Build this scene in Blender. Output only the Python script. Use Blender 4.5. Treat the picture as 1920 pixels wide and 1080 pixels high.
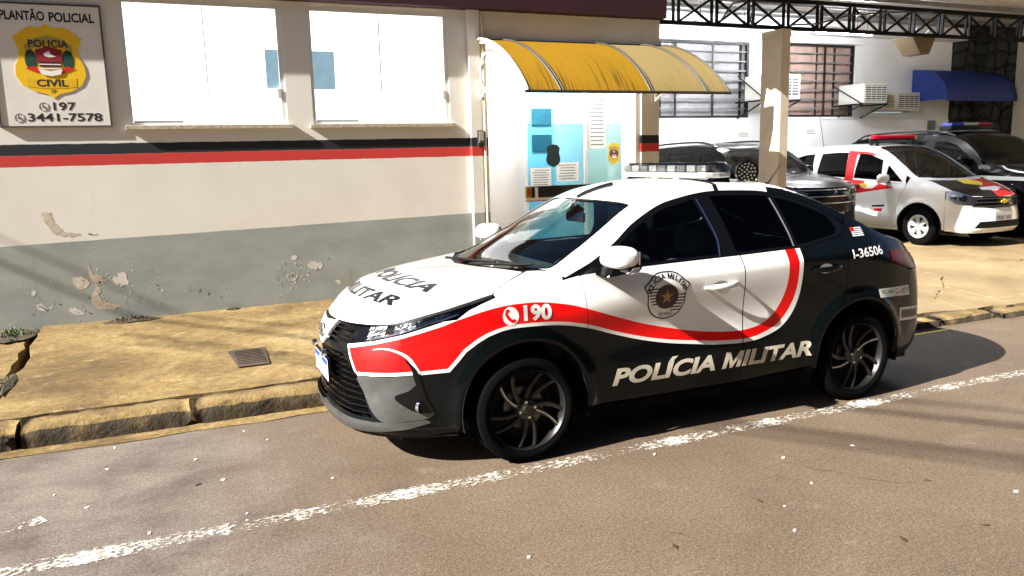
import bpy, bmesh, math, random
import numpy as np
from mathutils import Vector, Matrix
from mathutils.geometry import delaunay_2d_cdt
random.seed(7); RNG = np.random.default_rng(7)
sc = bpy.context.scene
COL = sc.collection
for o in list(bpy.data.objects): bpy.data.objects.remove(o)
# ------------------------------------------------------------------ camera
def make_camera():
    h, yaw, pitch, roll, lens = 1.7435, 0.407521, 0.164686, -0.025925, 27.73
    F = Vector((math.sin(yaw)*math.cos(pitch), math.cos(yaw)*math.cos(pitch), -math.sin(pitch)))
    R = Vector((math.cos(yaw), -math.sin(yaw), 0)); U = R.cross(F)
    R2 = R*math.cos(roll)+U*math.sin(roll); U2 = -R*math.sin(roll)+U*math.cos(roll)
    c = bpy.data.cameras.new('camera'); o = bpy.data.objects.new('camera', c); COL.objects.link(o)
    c.sensor_width = 36; c.lens = lens; c.clip_start = .05; c.clip_end = 600
    o.matrix_world = Matrix(((R2.x, U2.x, -F.x, 0), (R2.y, U2.y, -F.y, 0), (R2.z, U2.z, -F.z, h), (0, 0, 0, 1)))
    sc.camera = o
make_camera()
# ------------------------------------------------------------------ daylight
SUN_DIR = Vector((1.49, .21, -1.0)).normalized()          # the way the light travels: low along the street, slightly onto the facade
world = bpy.data.worlds.new('World'); sc.world = world; world.use_nodes = True
_nt = world.node_tree; _bg = _nt.nodes['Background']
_sky = _nt.nodes.new('ShaderNodeTexSky'); _sky.sky_type = 'NISHITA'; _sky.sun_disc = False
_sky.sun_elevation = math.asin(-SUN_DIR.z); _sky.sun_rotation = math.atan2(-SUN_DIR.x, -SUN_DIR.y) % (2*math.pi)
_sky.dust_density = 1.0; _sky.air_density = .55
_nt.links.new(_sky.outputs[0], _bg.inputs[0]); _bg.inputs[1].default_value = .030
_sun = bpy.data.lights.new('sun', 'SUN'); _sun.energy = 5.0; _sun.angle = math.radians(.53); _sun.color = (1.0, .955, .885)
_so = bpy.data.objects.new('sun', _sun); COL.objects.link(_so); _so.rotation_euler = SUN_DIR.to_track_quat('-Z', 'Y').to_euler(); _so.location = (-20, -3, 20)
sc.view_settings.view_transform = 'Standard'; sc.view_settings.look = 'None'
sc.view_settings.exposure = 1.88; sc.view_settings.gamma = 1.0
# ------------------------------------------------------------------ helpers
MATS = {}
def mat(name, col=(.5, .5, .5), rough=.5, metal=0., spec=.5, noise=None, bump=None, coat=0., emit=0., ecol=None, trans=0., alpha=1., aniso=None):
    """principled material with optional colour mottling (scale, amount) and fine relief (scale, strength)"""
    if name in MATS: return MATS[name]
    m = bpy.data.materials.new(name); m.use_nodes = True; nt = m.node_tree; b = nt.nodes['Principled BSDF']
    c = (*col, 1); b.inputs['Base Color'].default_value = c; b.inputs['Roughness'].default_value = rough; b.inputs['Metallic'].default_value = metal
    b.inputs['Specular IOR Level'].default_value = spec; b.inputs['Coat Weight'].default_value = coat; b.inputs['Coat Roughness'].default_value = .04
    b.inputs['Transmission Weight'].default_value = trans; b.inputs['Alpha'].default_value = alpha
    if emit: b.inputs['Emission Color'].default_value = (*(ecol or col), 1); b.inputs['Emission Strength'].default_value = emit
    tc = nt.nodes.new('ShaderNodeTexCoord')
    if noise:
        n = nt.nodes.new('ShaderNodeTexNoise'); n.inputs['Scale'].default_value = noise[0]; n.inputs['Detail'].default_value = 6; n.inputs['Roughness'].default_value = .65
        r = nt.nodes.new('ShaderNodeValToRGB'); a = noise[1]
        r.color_ramp.elements[0].position = .3; r.color_ramp.elements[1].position = .7
        r.color_ramp.elements[0].color = (*[max(0, x*(1-a)) for x in col], 1); r.color_ramp.elements[1].color = (*[min(1, x*(1+a)) for x in col], 1)
        nt.links.new(tc.outputs['Object'], n.inputs['Vector']); nt.links.new(n.outputs['Fac'], r.inputs['Fac']); nt.links.new(r.outputs[0], b.inputs['Base Color'])
    if bump:
        n2 = nt.nodes.new('ShaderNodeTexNoise'); n2.inputs['Scale'].default_value = bump[0]; n2.inputs['Detail'].default_value = 5
        bp = nt.nodes.new('ShaderNodeBump'); bp.inputs['Strength'].default_value = bump[1]; bp.inputs['Distance'].default_value = .01
        nt.links.new(tc.outputs['Object'], n2.inputs['Vector']); nt.links.new(n2.outputs['Fac'], bp.inputs['Height']); nt.links.new(bp.outputs[0], b.inputs['Normal'])
    MATS[name] = m; return m
class G:
    """tiny node-graph helper"""
    def __init__(self, name):
        self.m = bpy.data.materials.new(name); self.m.use_nodes = True; self.t = self.m.node_tree; self.b = self.t.nodes['Principled BSDF']; MATS[name] = self.m
        self.tc = self.t.nodes.new('ShaderNodeTexCoord'); self.obj = self.tc.outputs['Object']
    def link(self, a, b): self.t.links.new(a, b)
    def map(self, scale=(1, 1, 1), loc=(0, 0, 0), rot=(0, 0, 0), src=None):
        n = self.t.nodes.new('ShaderNodeMapping'); n.inputs['Scale'].default_value = scale; n.inputs['Location'].default_value = loc; n.inputs['Rotation'].default_value = rot
        self.link(src or self.obj, n.inputs['Vector']); return n.outputs[0]
    def noise(self, scale, detail=5, rough=.6, vec=None, dist=0):
        n = self.t.nodes.new('ShaderNodeTexNoise'); n.inputs['Scale'].default_value = scale; n.inputs['Detail'].default_value = detail
        n.inputs['Roughness'].default_value = rough; n.inputs['Distortion'].default_value = dist
        self.link(vec or self.obj, n.inputs['Vector']); return n.outputs['Fac']
    def voro(self, scale, feature='F1', vec=None, out='Distance'):
        n = self.t.nodes.new('ShaderNodeTexVoronoi'); n.feature = feature; n.inputs['Scale'].default_value = scale
        self.link(vec or self.obj, n.inputs['Vector']); return n.outputs[out]
    def ramp(self, fac, stops, interp='LINEAR'):
        r = self.t.nodes.new('ShaderNodeValToRGB'); r.color_ramp.interpolation = interp; el = r.color_ramp.elements
        while len(el) < len(stops): el.new(.5)
        for e, (p, c) in zip(el, stops): e.position = p; e.color = (*c, 1) if len(c) == 3 else c
        self.link(fac, r.inputs['Fac']); return r.outputs[0]
    def step(self, fac, lo, hi):
        n = self.t.nodes.new('ShaderNodeMapRange'); n.interpolation_type = 'SMOOTHSTEP'; n.inputs[1].default_value = lo; n.inputs[2].default_value = hi
        self.link(fac, n.inputs[0]); return n.outputs[0]
    def mix(self, fac, a, b, mode='MIX'):
        n = self.t.nodes.new('ShaderNodeMix'); n.data_type = 'RGBA'; n.blend_type = mode
        if isinstance(fac, (int, float)): n.inputs[0].default_value = fac
        else: self.link(fac, n.inputs[0])
        for k, v in ((6, a), (7, b)):
            if isinstance(v, tuple): n.inputs[k].default_value = (*v, 1)
            else: self.link(v, n.inputs[k])
        return n.outputs[2]
    def math(self, op, a, b=0.):
        n = self.t.nodes.new('ShaderNodeMath'); n.operation = op
        for k, v in ((0, a), (1, b)):
            if isinstance(v, (int, float)): n.inputs[k].default_value = v
            else: self.link(v, n.inputs[k])
        return n.outputs[0]
    def sep(self, src=None):
        n = self.t.nodes.new('ShaderNodeSeparateXYZ'); self.link(src or self.obj, n.inputs[0]); return n.outputs
    def bump(self, h, strength=.3, dist=.01):
        n = self.t.nodes.new('ShaderNodeBump'); n.inputs['Strength'].default_value = strength; n.inputs['Distance'].default_value = dist
        self.link(h, n.inputs['Height']); self.link(n.outputs[0], self.b.inputs['Normal'])
    def out(self, col=None, rough=None, alpha=None):
        if col is not None: self.link(col, self.b.inputs['Base Color'])
        if rough is not None:
            if isinstance(rough, (int, float)): self.b.inputs['Roughness'].default_value = rough
            else: self.link(rough, self.b.inputs['Roughness'])
        if alpha is not None: self.link(alpha, self.b.inputs['Alpha'])
        return self.m
def glass(name, tint, rough=.02, through=.8, ior=1.45):
    """thin tinted pane: clear see-through mixed with a mirror coat by fresnel"""
    if name in MATS: return MATS[name]
    m = bpy.data.materials.new(name); m.use_nodes = True; nt = m.node_tree; nt.nodes.clear(); out = nt.nodes.new('ShaderNodeOutputMaterial')
    t = nt.nodes.new('ShaderNodeBsdfTransparent'); t.inputs[0].default_value = (*[c*through for c in tint], 1)
    g = nt.nodes.new('ShaderNodeBsdfGlossy'); g.inputs['Roughness'].default_value = rough
    f = nt.nodes.new('ShaderNodeFresnel'); f.inputs[0].default_value = ior; mx = nt.nodes.new('ShaderNodeMixShader')
    nt.links.new(f.outputs[0], mx.inputs[0]); nt.links.new(t.outputs[0], mx.inputs[1]); nt.links.new(g.outputs[0], mx.inputs[2]); nt.links.new(mx.outputs[0], out.inputs[0])
    MATS[name] = m; return m
def tag(o, label=None, cat=None, group=None, kind=None):
    if label: o['label'] = label
    if cat: o['category'] = cat
    if group: o['group'] = group
    if kind: o['kind'] = kind
    return o
def empty(name, loc=(0, 0, 0), rz=0, label=None, cat=None, group=None):
    o = bpy.data.objects.new(name, None); o.empty_display_size = .1; COL.objects.link(o); o.location = loc; o.rotation_euler = (0, 0, rz)
    return tag(o, label, cat, group)
def mk(name, V, F, m, parent=None, smooth=False, midx=None, normals=None, bevel=0):
    me = bpy.data.meshes.new(name); me.from_pydata([tuple(map(float, v)) for v in V], [], [tuple(map(int, f)) for f in F])
    for x in (m if isinstance(m, (list, tuple)) else [m]): me.materials.append(x)
    if midx is not None: me.polygons.foreach_set('material_index', np.asarray(midx, np.int32))
    if smooth: me.shade_smooth()
    if normals is not None: me.normals_split_custom_set_from_vertices([tuple(map(float, n)) for n in normals])
    me.update()
    o = bpy.data.objects.new(name, me); COL.objects.link(o)
    if parent: o.parent = parent
    if bevel:
        b = o.modifiers.new('bevel', 'BEVEL'); b.width = bevel; b.segments = 2; b.limit_method = 'ANGLE'
    return o
class MB:
    def __init__(self): self.V = []; self.F = []
    def add(self, V, F):
        n = len(self.V); self.V += [tuple(v) for v in V]; self.F += [tuple(i+n for i in f) for f in F]; return self
    def box(self, x0, x1, y0, y1, z0, z1, M=None):
        V = [(x, y, z) for x in (x0, x1) for y in (y0, y1) for z in (z0, z1)]
        if M is not None: V = [tuple(M @ Vector(v)) for v in V]
        return self.add(V, [(0, 1, 3, 2), (4, 6, 7, 5), (0, 4, 5, 1), (2, 3, 7, 6), (0, 2, 6, 4), (1, 5, 7, 3)])
    def bar(self, a, b, w, h=None, up=(0, 0, 1)):
        a, b = Vector(a), Vector(b); d = (b-a); L = d.length; d.normalize(); u = Vector(up)
        if abs(d.dot(u)) > .98: u = Vector((1, 0, 0))
        s = d.cross(u).normalized(); u = s.cross(d); h = h or w
        V = [a+d*(L*k)+s*(i*w/2)+u*(j*h/2) for k in (0, 1) for i, j in ((-1, -1), (1, -1), (1, 1), (-1, 1))]
        return self.add(V, [(3, 2, 1, 0), (4, 5, 6, 7), (0, 1, 5, 4), (1, 2, 6, 5), (2, 3, 7, 6), (3, 0, 4, 7)])
    def prism(self, poly, a, b, axis='y'):
        n = len(poly); f = {'y': lambda p, t: (p[0], t, p[1]), 'x': lambda p, t: (t, p[0], p[1]), 'z': lambda p, t: (p[0], p[1], t)}[axis]
        V = [f(p, a) for p in poly]+[f(p, b) for p in poly]
        return self.add(V, [tuple(range(n)), tuple(range(2*n-1, n-1, -1))]+[(i, i+n, (i+1) % n+n, (i+1) % n) for i in range(n)])
    def tube(self, path, r, n=8, cap=True, closed=False):
        P = [Vector(p) for p in path]; N = len(P); V = []; F = []
        rr = r if isinstance(r, (list, tuple)) else [r]*N; up = None
        for i, p in enumerate(P):
            d = (P[(i+1) % N]-P[i-1]) if closed else (P[min(i+1, N-1)]-P[max(i-1, 0)]); d.normalize()
            if up is None: up = Vector((0, 0, 1)) if abs(d.z) < .9 else Vector((1, 0, 0))
            s = d.cross(up).normalized(); up = s.cross(d).normalized()
            V += [p+s*(rr[i]*math.cos(2*math.pi*k/n))+up*(rr[i]*math.sin(2*math.pi*k/n)) for k in range(n)]
        for i in range(N if closed else N-1):
            j = (i+1) % N
            F += [(i*n+k, i*n+(k+1) % n, j*n+(k+1) % n, j*n+k) for k in range(n)]
        if cap and not closed: F += [tuple(range(n-1, -1, -1)), tuple(range((N-1)*n, N*n))]
        return self.add(V, F)
    def lathe(self, prof, c=(0, 0, 0), axis='y', n=32, a0=0, a1=2*math.pi, closed=None):
        """prof: (radius, along axis)"""
        full = abs(a1-a0-2*math.pi) < 1e-6; m = n if full else n+1; V = []; k = len(prof)
        for i in range(m):
            a = a0+(a1-a0)*i/n; ca, sa = math.cos(a), math.sin(a)
            for r, t in prof:
                q = {'y': (r*ca, t, r*sa), 'z': (r*ca, r*sa, t), 'x': (t, r*ca, r*sa)}[axis]
                V.append((c[0]+q[0], c[1]+q[1], c[2]+q[2]))
        F = [(i*k+j, i*k+j+1, ((i+1) % m)*k+j+1, ((i+1) % m)*k+j) for i in range(n) for j in range(k-1)]
        return self.add(V, F)
    def build(self, name, m, parent=None, smooth=False, bevel=0, recalc=True):
        o = mk(name, self.V, self.F, m, parent, smooth, bevel=bevel)
        if recalc:
            bm = bmesh.new(); bm.from_mesh(o.data); bmesh.ops.recalc_face_normals(bm, faces=bm.faces); bm.to_mesh(o.data); bm.free()
        if smooth:
            try: o.data.set_sharp_from_angle(angle=math.radians(38))
            except Exception: pass
        return o
def place(o, loc=None, rot=None):
    if loc is not None: o.location = loc
    if rot is not None: o.rotation_euler = rot
    return o
def copy_tree(o, parent=None):
    c = o.copy(); COL.objects.link(c); c.parent = parent
    for ch in o.children: copy_tree(ch, c)
    return c
# flat lettering -> 2-D triangles
def text2d(txt, size, bold=.0, shear=0., align='CENTER', space=1., h=None):
    cu = bpy.data.curves.new('lettering', 'FONT'); cu.body = txt; cu.size = size; cu.offset = bold*size; cu.shear = shear; cu.align_x = align; cu.align_y = 'CENTER'
    cu.space_character = space; cu.resolution_u = 4
    ob = bpy.data.objects.new('lettering', cu); me = bpy.data.meshes.new_from_object(ob)
    bm = bmesh.new(); bm.from_mesh(me)
    if bold > 0 and 'M' in txt:                 # the outline of M folds over itself when thickened: draw that letter here
        seen = set(); bm.verts.ensure_lookup_table()
        for v0 in list(bm.verts):
            if not v0.is_valid or v0 in seen: continue
            isl = {v0}; st = [v0]
            while st:
                for e in st.pop().link_edges:
                    for w in e.verts:
                        if w not in isl: isl.add(w); st.append(w)
            seen |= isl
            fs = {f for v in isl for f in v.link_faces}; ar = sum(f.calc_area() for f in fs)/size**2
            if len(isl) == 15 and ar > .30:
                pts = [(v.co.x-shear*v.co.y, v.co.y) for v in isl]; x0, x1 = min(p[0] for p in pts), max(p[0] for p in pts); y0, y1 = min(p[1] for p in pts), max(p[1] for p in pts)
                bmesh.ops.delete(bm, geom=list(isl), context='VERTS'); seen = {v for v in seen if v.is_valid}
                t = .17+bold*1.5; q = [(0, 0), (0, 1), (t*1.1, 1), (.5, .38), (1-t*1.1, 1), (1, 1), (1, 0), (1-t, 0), (1-t, .64), (.5+.07, 0), (.5-.07, 0), (t, .64), (t, 0)]
                nv = [bm.verts.new((x0+(x1-x0)*a+shear*(y0+(y1-y0)*b), y0+(y1-y0)*b, 0)) for a, b in q]; bm.faces.new(nv[::-1]).normal_update(); seen |= set(nv)
    bmesh.ops.triangulate(bm, faces=bm.faces)
    if h:
        for _ in range(5):
            e = [e for e in bm.edges if e.calc_length() > h]
            if not e: break
            bmesh.ops.subdivide_edges(bm, edges=e, cuts=1); bmesh.ops.triangulate(bm, faces=bm.faces)
    V = np.array([v.co[:2] for v in bm.verts]) if bm.verts else np.zeros((0, 2)); bm.verts.index_update(); F = [[v.index for v in f.verts] for f in bm.faces]
    bm.free(); bpy.data.objects.remove(ob); bpy.data.curves.remove(cu); bpy.data.meshes.remove(me)
    return V, F
def flat_text(name, txt, size, loc, m, parent, bold=.0, shear=0., align='CENTER', space=1., ex=(1, 0, 0), ey=(0, 0, 1), width=None):
    V, F = text2d(txt, size, bold, shear, align, space)
    if width and len(V): V[:, 0] *= width/(V[:, 0].max()-V[:, 0].min())
    P = np.array(loc)+V[:, :1]*np.array(ex)+V[:, 1:]*np.array(ey)
    return mk(name, P, F, m, parent)
def ellipse(cx, cy, rx, ry, n=28, a0=0, a1=2*math.pi):
    e = abs(a1-a0-2*math.pi) < 1e-6
    return [(cx+rx*math.cos(a0+(a1-a0)*i/(n if e else n-1)), cy+ry*math.sin(a0+(a1-a0)*i/(n if e else n-1))) for i in range(n)]
def smooth_poly(P, n=6, closed=True):
    """Catmull-Rom through 2-D points"""
    P = [np.array(p, float) for p in P]; N = len(P); out = []
    for i in range(N if closed else N-1):
        g = (lambda k: P[k % N]) if closed else (lambda k: P[min(max(k, 0), N-1)])
        a, b, c, d = g(i-1), g(i), g(i+1), g(i+2)
        for k in range(n):
            t = k/n; out.append(tuple(.5*((2*b)+(c-a)*t+(2*a-5*b+4*c-d)*t*t+(3*b-a-3*c+d)*t**3)))
    if not closed: out.append(tuple(P[-1]))
    return out
def blob(cx, cy, rx, ry, n=14, jag=.3, seed=0):
    r = random.Random(seed)
    return [(cx+rx*math.cos(2*math.pi*i/n)*(1+r.uniform(-jag, jag)), cy+ry*math.sin(2*math.pi*i/n)*(1+r.uniform(-jag, jag))) for i in range(n)]
def sheet(name, poly, m, parent, y=None, z=None, t=.003):
    """thin plate with its own thickness, in an x-z plane (y given, front towards -y) or lying flat (z given)"""
    mb = MB()
    if y is not None: mb.prism(poly, y-t, y, 'y')
    else: mb.prism(poly, z, z+t, 'z')
    return mb.build(name, m, parent)
# ------------------------------------------------------------------ surface materials
def m_asphalt():
    g = G('asphalt'); n1 = g.noise(.9, 6, .65, None, .4); n2 = g.noise(120, 2, .6); n3 = g.noise(3.7, 5, .62, g.map((1, 1, 1), (7, 3, 0)))
    x, y, z = g.sep()
    base = g.ramp(n1, [(.25, (.088, .060, .038)), (.5, (.112, .079, .051)), (.75, (.136, .100, .068))])
    base = g.mix(g.step(n3, .56, .74), base, (.142, .107, .074)); base = g.mix(g.math('MULTIPLY', g.step(n3, .42, .26), .8), base, (.080, .058, .042))
    # greyer asphalt towards the far left bay, uneven in tone
    left = g.step(g.math('ADD', x, g.math('MULTIPLY', g.noise(2.2, 4), 1.2)), 1.75, .35); grey_mott = g.ramp(g.noise(1.9, 6, .7, g.map((1, 1.3, 1), (3, 8, 0)), .15), [(.30, (.058, .043, .036)), (.45, (.105, .086, .073)), (.60, (.150, .130, .112)), (.75, (.185, .155, .120))])
    base = g.mix(g.math('MULTIPLY', left, .85), base, grey_mott)
    st = g.noise(5, 5, .7, g.map((.5, 1.6, 1), (2, 9, 0), (0, 0, .5))); base = g.mix(g.math('MULTIPLY', g.step(st, .66, .74), .7), base, (.20, .15, .10))
    grain = g.ramp(n2, [(.28, (.35, .33, .31)), (.5, (1, 1, 1)), (.70, (1.8, 1.76, 1.7))]); base = g.mix(.75, base, grain, 'MULTIPLY'); grain2 = g.ramp(g.noise(48, 3, .7), [(.30, (.62, .60, .58)), (.5, (1, 1, 1)), (.68, (1.35, 1.33, 1.3))]); base = g.mix(.8, base, grain2, 'MULTIPLY')
    g.bump(g.noise(190, 3, .6), .5, .006); return g.out(base, .82)
def m_worn_paint():
    g = G('worn_road_paint'); n = g.noise(26, 6, .8, g.map((1, 1.6, 1))); big = g.noise(1.5, 4, .65, g.map((1, .2, 1), (1.7, 0, 0))); y = g.sep()[1]; edge = g.math('ABSOLUTE', y)
    thr = g.math('ADD', g.math('MULTIPLY', big, .75), g.math('MULTIPLY', n, 1.1)); thr = g.math('SUBTRACT', thr, g.math('MULTIPLY', g.math('POWER', g.math('MULTIPLY', edge, 11.), 4.), .3))
    a = g.step(thr, .90, 1.04); col = g.mix(g.noise(60, 3), (.50, .46, .38), (.80, .78, .72)); return g.out(col, .7, a)
def m_sidewalk():
    g = G('stained_concrete'); n1 = g.noise(.75, 6, .62, g.map((1, 1.5, 1), (3, 0, 0)), .6); n2 = g.noise(75, 3, .7); n3 = g.noise(4.5, 6, .7, g.map((1, 1, 1), (5, 1, 0)))
    b = g.ramp(n1, [(.30, (.080, .048, .013)), (.44, (.145, .092, .028)), (.56, (.205, .140, .050)), (.72, (.29, .215, .10))])
    b = g.mix(g.step(n3, .56, .72), b, (.29, .215, .105)); b = g.mix(g.step(n3, .42, .28), b, (.080, .048, .014))
    grit = g.ramp(n2, [(.3, (.40, .36, .28)), (.5, (1, 1, 1)), (.7, (1.45, 1.42, 1.35))]); b = g.mix(.9, b, grit, 'MULTIPLY'); mott = g.ramp(g.noise(14, 5, .7), [(.34, (.62, .58, .50)), (.5, (1, 1, 1)), (.66, (1.25, 1.25, 1.22))]); b = g.mix(.9, b, mott, 'MULTIPLY')
    g.bump(g.noise(80, 4, .7), .45, .008); return g.out(b, .88)
def m_yard():
    g = G('yard_concrete'); n1 = g.noise(.8, 6, .62, None, .5); n2 = g.noise(45, 4, .7); n3 = g.noise(3.2, 5, .65, g.map((1, 2.2, 1), (5, 1, 0)))
    b = g.ramp(n1, [(.3, (.15, .10, .042)), (.5, (.22, .157, .074)), (.7, (.28, .212, .12))]); b = g.mix(g.step(n3, .58, .75), b, (.36, .29, .19)); b = g.mix(g.step(n3, .40, .28), b, (.155, .102, .045))
    b = g.mix(.5, b, g.ramp(n2, [(.3, (.6, .58, .52)), (.6, (1.1, 1.1, 1.05))]), 'MULTIPLY'); g.bump(g.noise(60, 4, .7), .4, .008); return g.out(b, .85)
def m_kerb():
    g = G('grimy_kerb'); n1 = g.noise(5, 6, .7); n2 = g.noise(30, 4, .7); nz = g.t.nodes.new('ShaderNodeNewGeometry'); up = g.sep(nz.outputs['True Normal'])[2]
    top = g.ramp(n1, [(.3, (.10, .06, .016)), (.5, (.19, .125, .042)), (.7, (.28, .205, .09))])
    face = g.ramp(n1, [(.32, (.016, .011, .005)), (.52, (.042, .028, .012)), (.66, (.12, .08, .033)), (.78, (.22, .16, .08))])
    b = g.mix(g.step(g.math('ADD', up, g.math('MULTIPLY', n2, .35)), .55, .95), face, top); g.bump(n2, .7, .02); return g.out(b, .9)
def m_facade():
    """painted plaster: grey dado, cream field, black and red bands, maroon head"""
    g = G('facade_paint'); x, y, z = g.sep(); n = g.noise(1.3, 5, .6); f = g.noise(26, 4, .6); wob = g.math('MULTIPLY', g.math('SUBTRACT', g.noise(9, 3), .5), .012)
    zz = g.math('ADD', z, wob)
    cream = g.ramp(n, [(.3, (.66, .635, .58)), (.7, (.74, .72, .665))]); grey = g.ramp(g.noise(1.8, 6, .65, g.map((1, 1, 2.2))), [(.3, (.235, .255, .24)), (.7, (.325, .35, .335))])
    st = g.noise(2.3, 5, .7, g.map((1.6, 1, .35), (4, 0, 0))); grey = g.mix(g.step(st, .60, .74), grey, (.27, .225, .155)); cream = g.mix(g.math('MULTIPLY', g.step(st, .62, .80), .45), cream, (.60, .50, .38))
    chips = g.math('MULTIPLY', g.step(g.noise(42, 3, .65), .66, .69), g.step(g.noise(1.7, 3, .6, g.map((1, 1, 1), (2.2, 0, 1.3))), .53, .63)); grey = g.mix(chips, grey, (.62, .60, .55))
    dadoz = g.math('ADD', g.math('MULTIPLY', x, .0155), 1.043)
    c = g.mix(g.step(g.math('SUBTRACT', zz, dadoz), -.004, .004), grey, cream)
    def band(c, lo, hi, col):
        k = g.math('MULTIPLY', g.step(zz, lo-.003, lo+.003), g.step(zz, hi+.003, hi-.003)); return g.mix(k, c, col)
    c = band(c, 1.765, 1.872, (.52, .035, .028)); c = band(c, 1.872, 1.978, (.008, .010, .016)); c = g.mix(g.step(zz, 3.412, 3.418), c, (.040, .006, .010))
    g.bump(f, .035, .01); return g.out(c, .72)
M_ASPH, M_LINE, M_SIDE, M_YARD, M_KERB, M_FAC = m_asphalt(), m_worn_paint(), m_sidewalk(), m_yard(), m_kerb(), m_facade()
M_WHITE = mat('white_wall_paint', (.80, .80, .80), .7, noise=(1.2, .05), bump=(40, .1)); M_CREAM = mat('cream_paint', (.62, .545, .42), .75, noise=(2, .10), bump=(35, .15))
M_ALU = mat('white_aluminium', (.72, .72, .70), .35, noise=(8, .06)); M_SILL = mat('stone_sill', (.42, .36, .28), .7, noise=(20, .35)); M_STEEL = mat('black_steel', (.006, .006, .007), .45, noise=(9, .3))
M_GALV = mat('grey_steel', (.18, .18, .18), .5, noise=(8, .25)); M_PIPEW = mat('white_enamel', (.78, .77, .73), .4, noise=(6, .06))
M_BLACK = mat('black_plastic', (.008, .008, .009), .5); M_RUBBER = mat('rubber', (.012, .012, .012), .85)
# ------------------------------------------------------------------ ground
def rect(name, x0, x1, y0, y1, z, m): return mk(name, [(x0, y0, z), (x1, y0, z), (x1, y1, z), (x0, y1, z)], [(0, 1, 2, 3)], m)
tag(rect('ground', -150, 200, -150, 200, -.05, mat('bare_earth', (.16, .12, .07), .95, noise=(.5, .3))), kind='structure')
tag(rect('road', -90, 120, -12, 5.60, 0, M_ASPH), kind='structure')
ln = rect('parking_line', -10.5, 10.5, -.085, .085, 0, M_LINE); ln.location = (7.6, 3.845, .004); tag(ln, kind='structure')
ln = rect('parking_line', -.17, .17, -.045, .045, 0, M_LINE); ln.location = (-.86, 4.31, .004); ln.rotation_euler = (0, 0, math.radians(28)); tag(ln, kind='structure')
def sloped(name, poly, zf, t, m, parent=None, h=.35, wob=.004):
    """slab with a top at zf(x,y): triangulated top, side walls"""
    n = len(poly); P = [Vector(p) for p in poly]; xs = [p.x for p in P]; ys = [p.y for p in P]; pts = list(P)
    for i in range(int((max(xs)-min(xs))/h)):
        for j in range(int((max(ys)-min(ys))/h)): pts.append(Vector((min(xs)+(i+.5)*h, min(ys)+(j+.5)*h)))
    if sum(P[i].cross(P[(i+1) % n]) for i in range(n)) < 0: P = P[::-1]; pts[:n] = P
    v, e, f, ov, oe, of = delaunay_2d_cdt(pts, [], [list(range(n))], 1, 1e-5, True)
    keep = [t_ for t_, o in zip(f, of) if 0 in o]; V = [(q.x, q.y, zf(q.x, q.y)+random.uniform(-wob, wob)) for q in v]; F = [tuple(t_) for t_ in keep]
    b = len(V)
    idx = {k: i for i, ks in enumerate(ov) for k in ks}
    ring = [idx[k] for k in range(n)]
    V += [(V[i][0], V[i][1], V[i][2]-t) for i in ring]
    F += [(ring[(i+1) % n], ring[i], b+i, b+(i+1) % n) for i in range(n)]
    return mk(name, V, F, m, parent)
def jag(a, b, n, amp, seed):
    r = random.Random(seed); a, b = np.array(a, float), np.array(b, float); d = b-a; nrm = np.array([-d[1], d[0]])/np.linalg.norm(d)
    return [tuple(a+d*(i/n)+nrm*(r.uniform(-amp, amp) if 0 < i else 0)) for i in range(n)]
zs = lambda x, y: .15+max(0, y-5.8)*.02
poly = jag((-1.16, 5.83), (5.25, 5.83), 40, .012, 1)+jag((5.25, 5.83), (5.3, 8.95), 4, .01, 2)+jag((5.3, 8.95), (-1.22, 8.95), 6, 0, 3)+jag((-1.22, 8.95), (-1.16, 5.83), 16, .035, 4)
sidewalk = tag(sloped('sidewalk', poly, zs, .2, M_SIDE), kind='structure')
tag(sloped('sidewalk', jag((-12, 5.83), (-1.24, 5.83), 8, .01, 5)+jag((-1.24, 5.83), (-1.30, 8.95), 16, .03, 6)+[(-1.30, 8.95), (-12, 8.95)], lambda x, y: zs(x, y)-.012, .2, M_SIDE), kind='structure')
# kerb stones: each its own block, worn rounded edges
def kerb_stone(x0, x1, seed, parent, y0=5.575, y1=5.80, z=.148):
    r = random.Random(seed); n = max(3, int((x1-x0)/.06)); prof = [(y0-.006, -.03), (y0, .06), (y0+.012, z-.03), (y0+.045, z-.006), (y0+.12, z), (y1, z-.002), (y1, -.03)]
    V = []; F = []; k = len(prof)
    for i in range(n+1):
        t = i/n; e = min(t, 1-t)*n; inset = .018 if e < .5 else 0; ox = x0+(x1-x0)*t
        for a, b in prof: V.append((ox+r.uniform(-.004, .004), a+r.uniform(-.008, .008)+inset, b+r.uniform(-.006, .006)-inset*.8*(b > .05)))
    F = [(i*k+j, (i+1)*k+j, (i+1)*k+j+1, i*k+j+1) for i in range(n) for j in range(k-1)]+[tuple(range(k-1, -1, -1)), tuple(range(n*k, n*k+k))]
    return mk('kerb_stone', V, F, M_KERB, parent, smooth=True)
edges = [-8.2, -7.1, -6.0, -4.9, -3.8, -2.9, -1.95, -.99, .035, 1.06, 2.05, 3.1, 4.15, 5.2]
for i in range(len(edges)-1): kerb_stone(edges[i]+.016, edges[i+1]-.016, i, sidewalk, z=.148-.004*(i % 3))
gut = sloped('gutter', jag((-9, 5.47), (5.6, 5.42), 60, .018, 8)+jag((5.6, 5.60), (-9, 5.60), 2, 0, 9), lambda x, y: .007, .03, M_SIDE, None, .3, .002); tag(gut, kind='structure')
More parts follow.
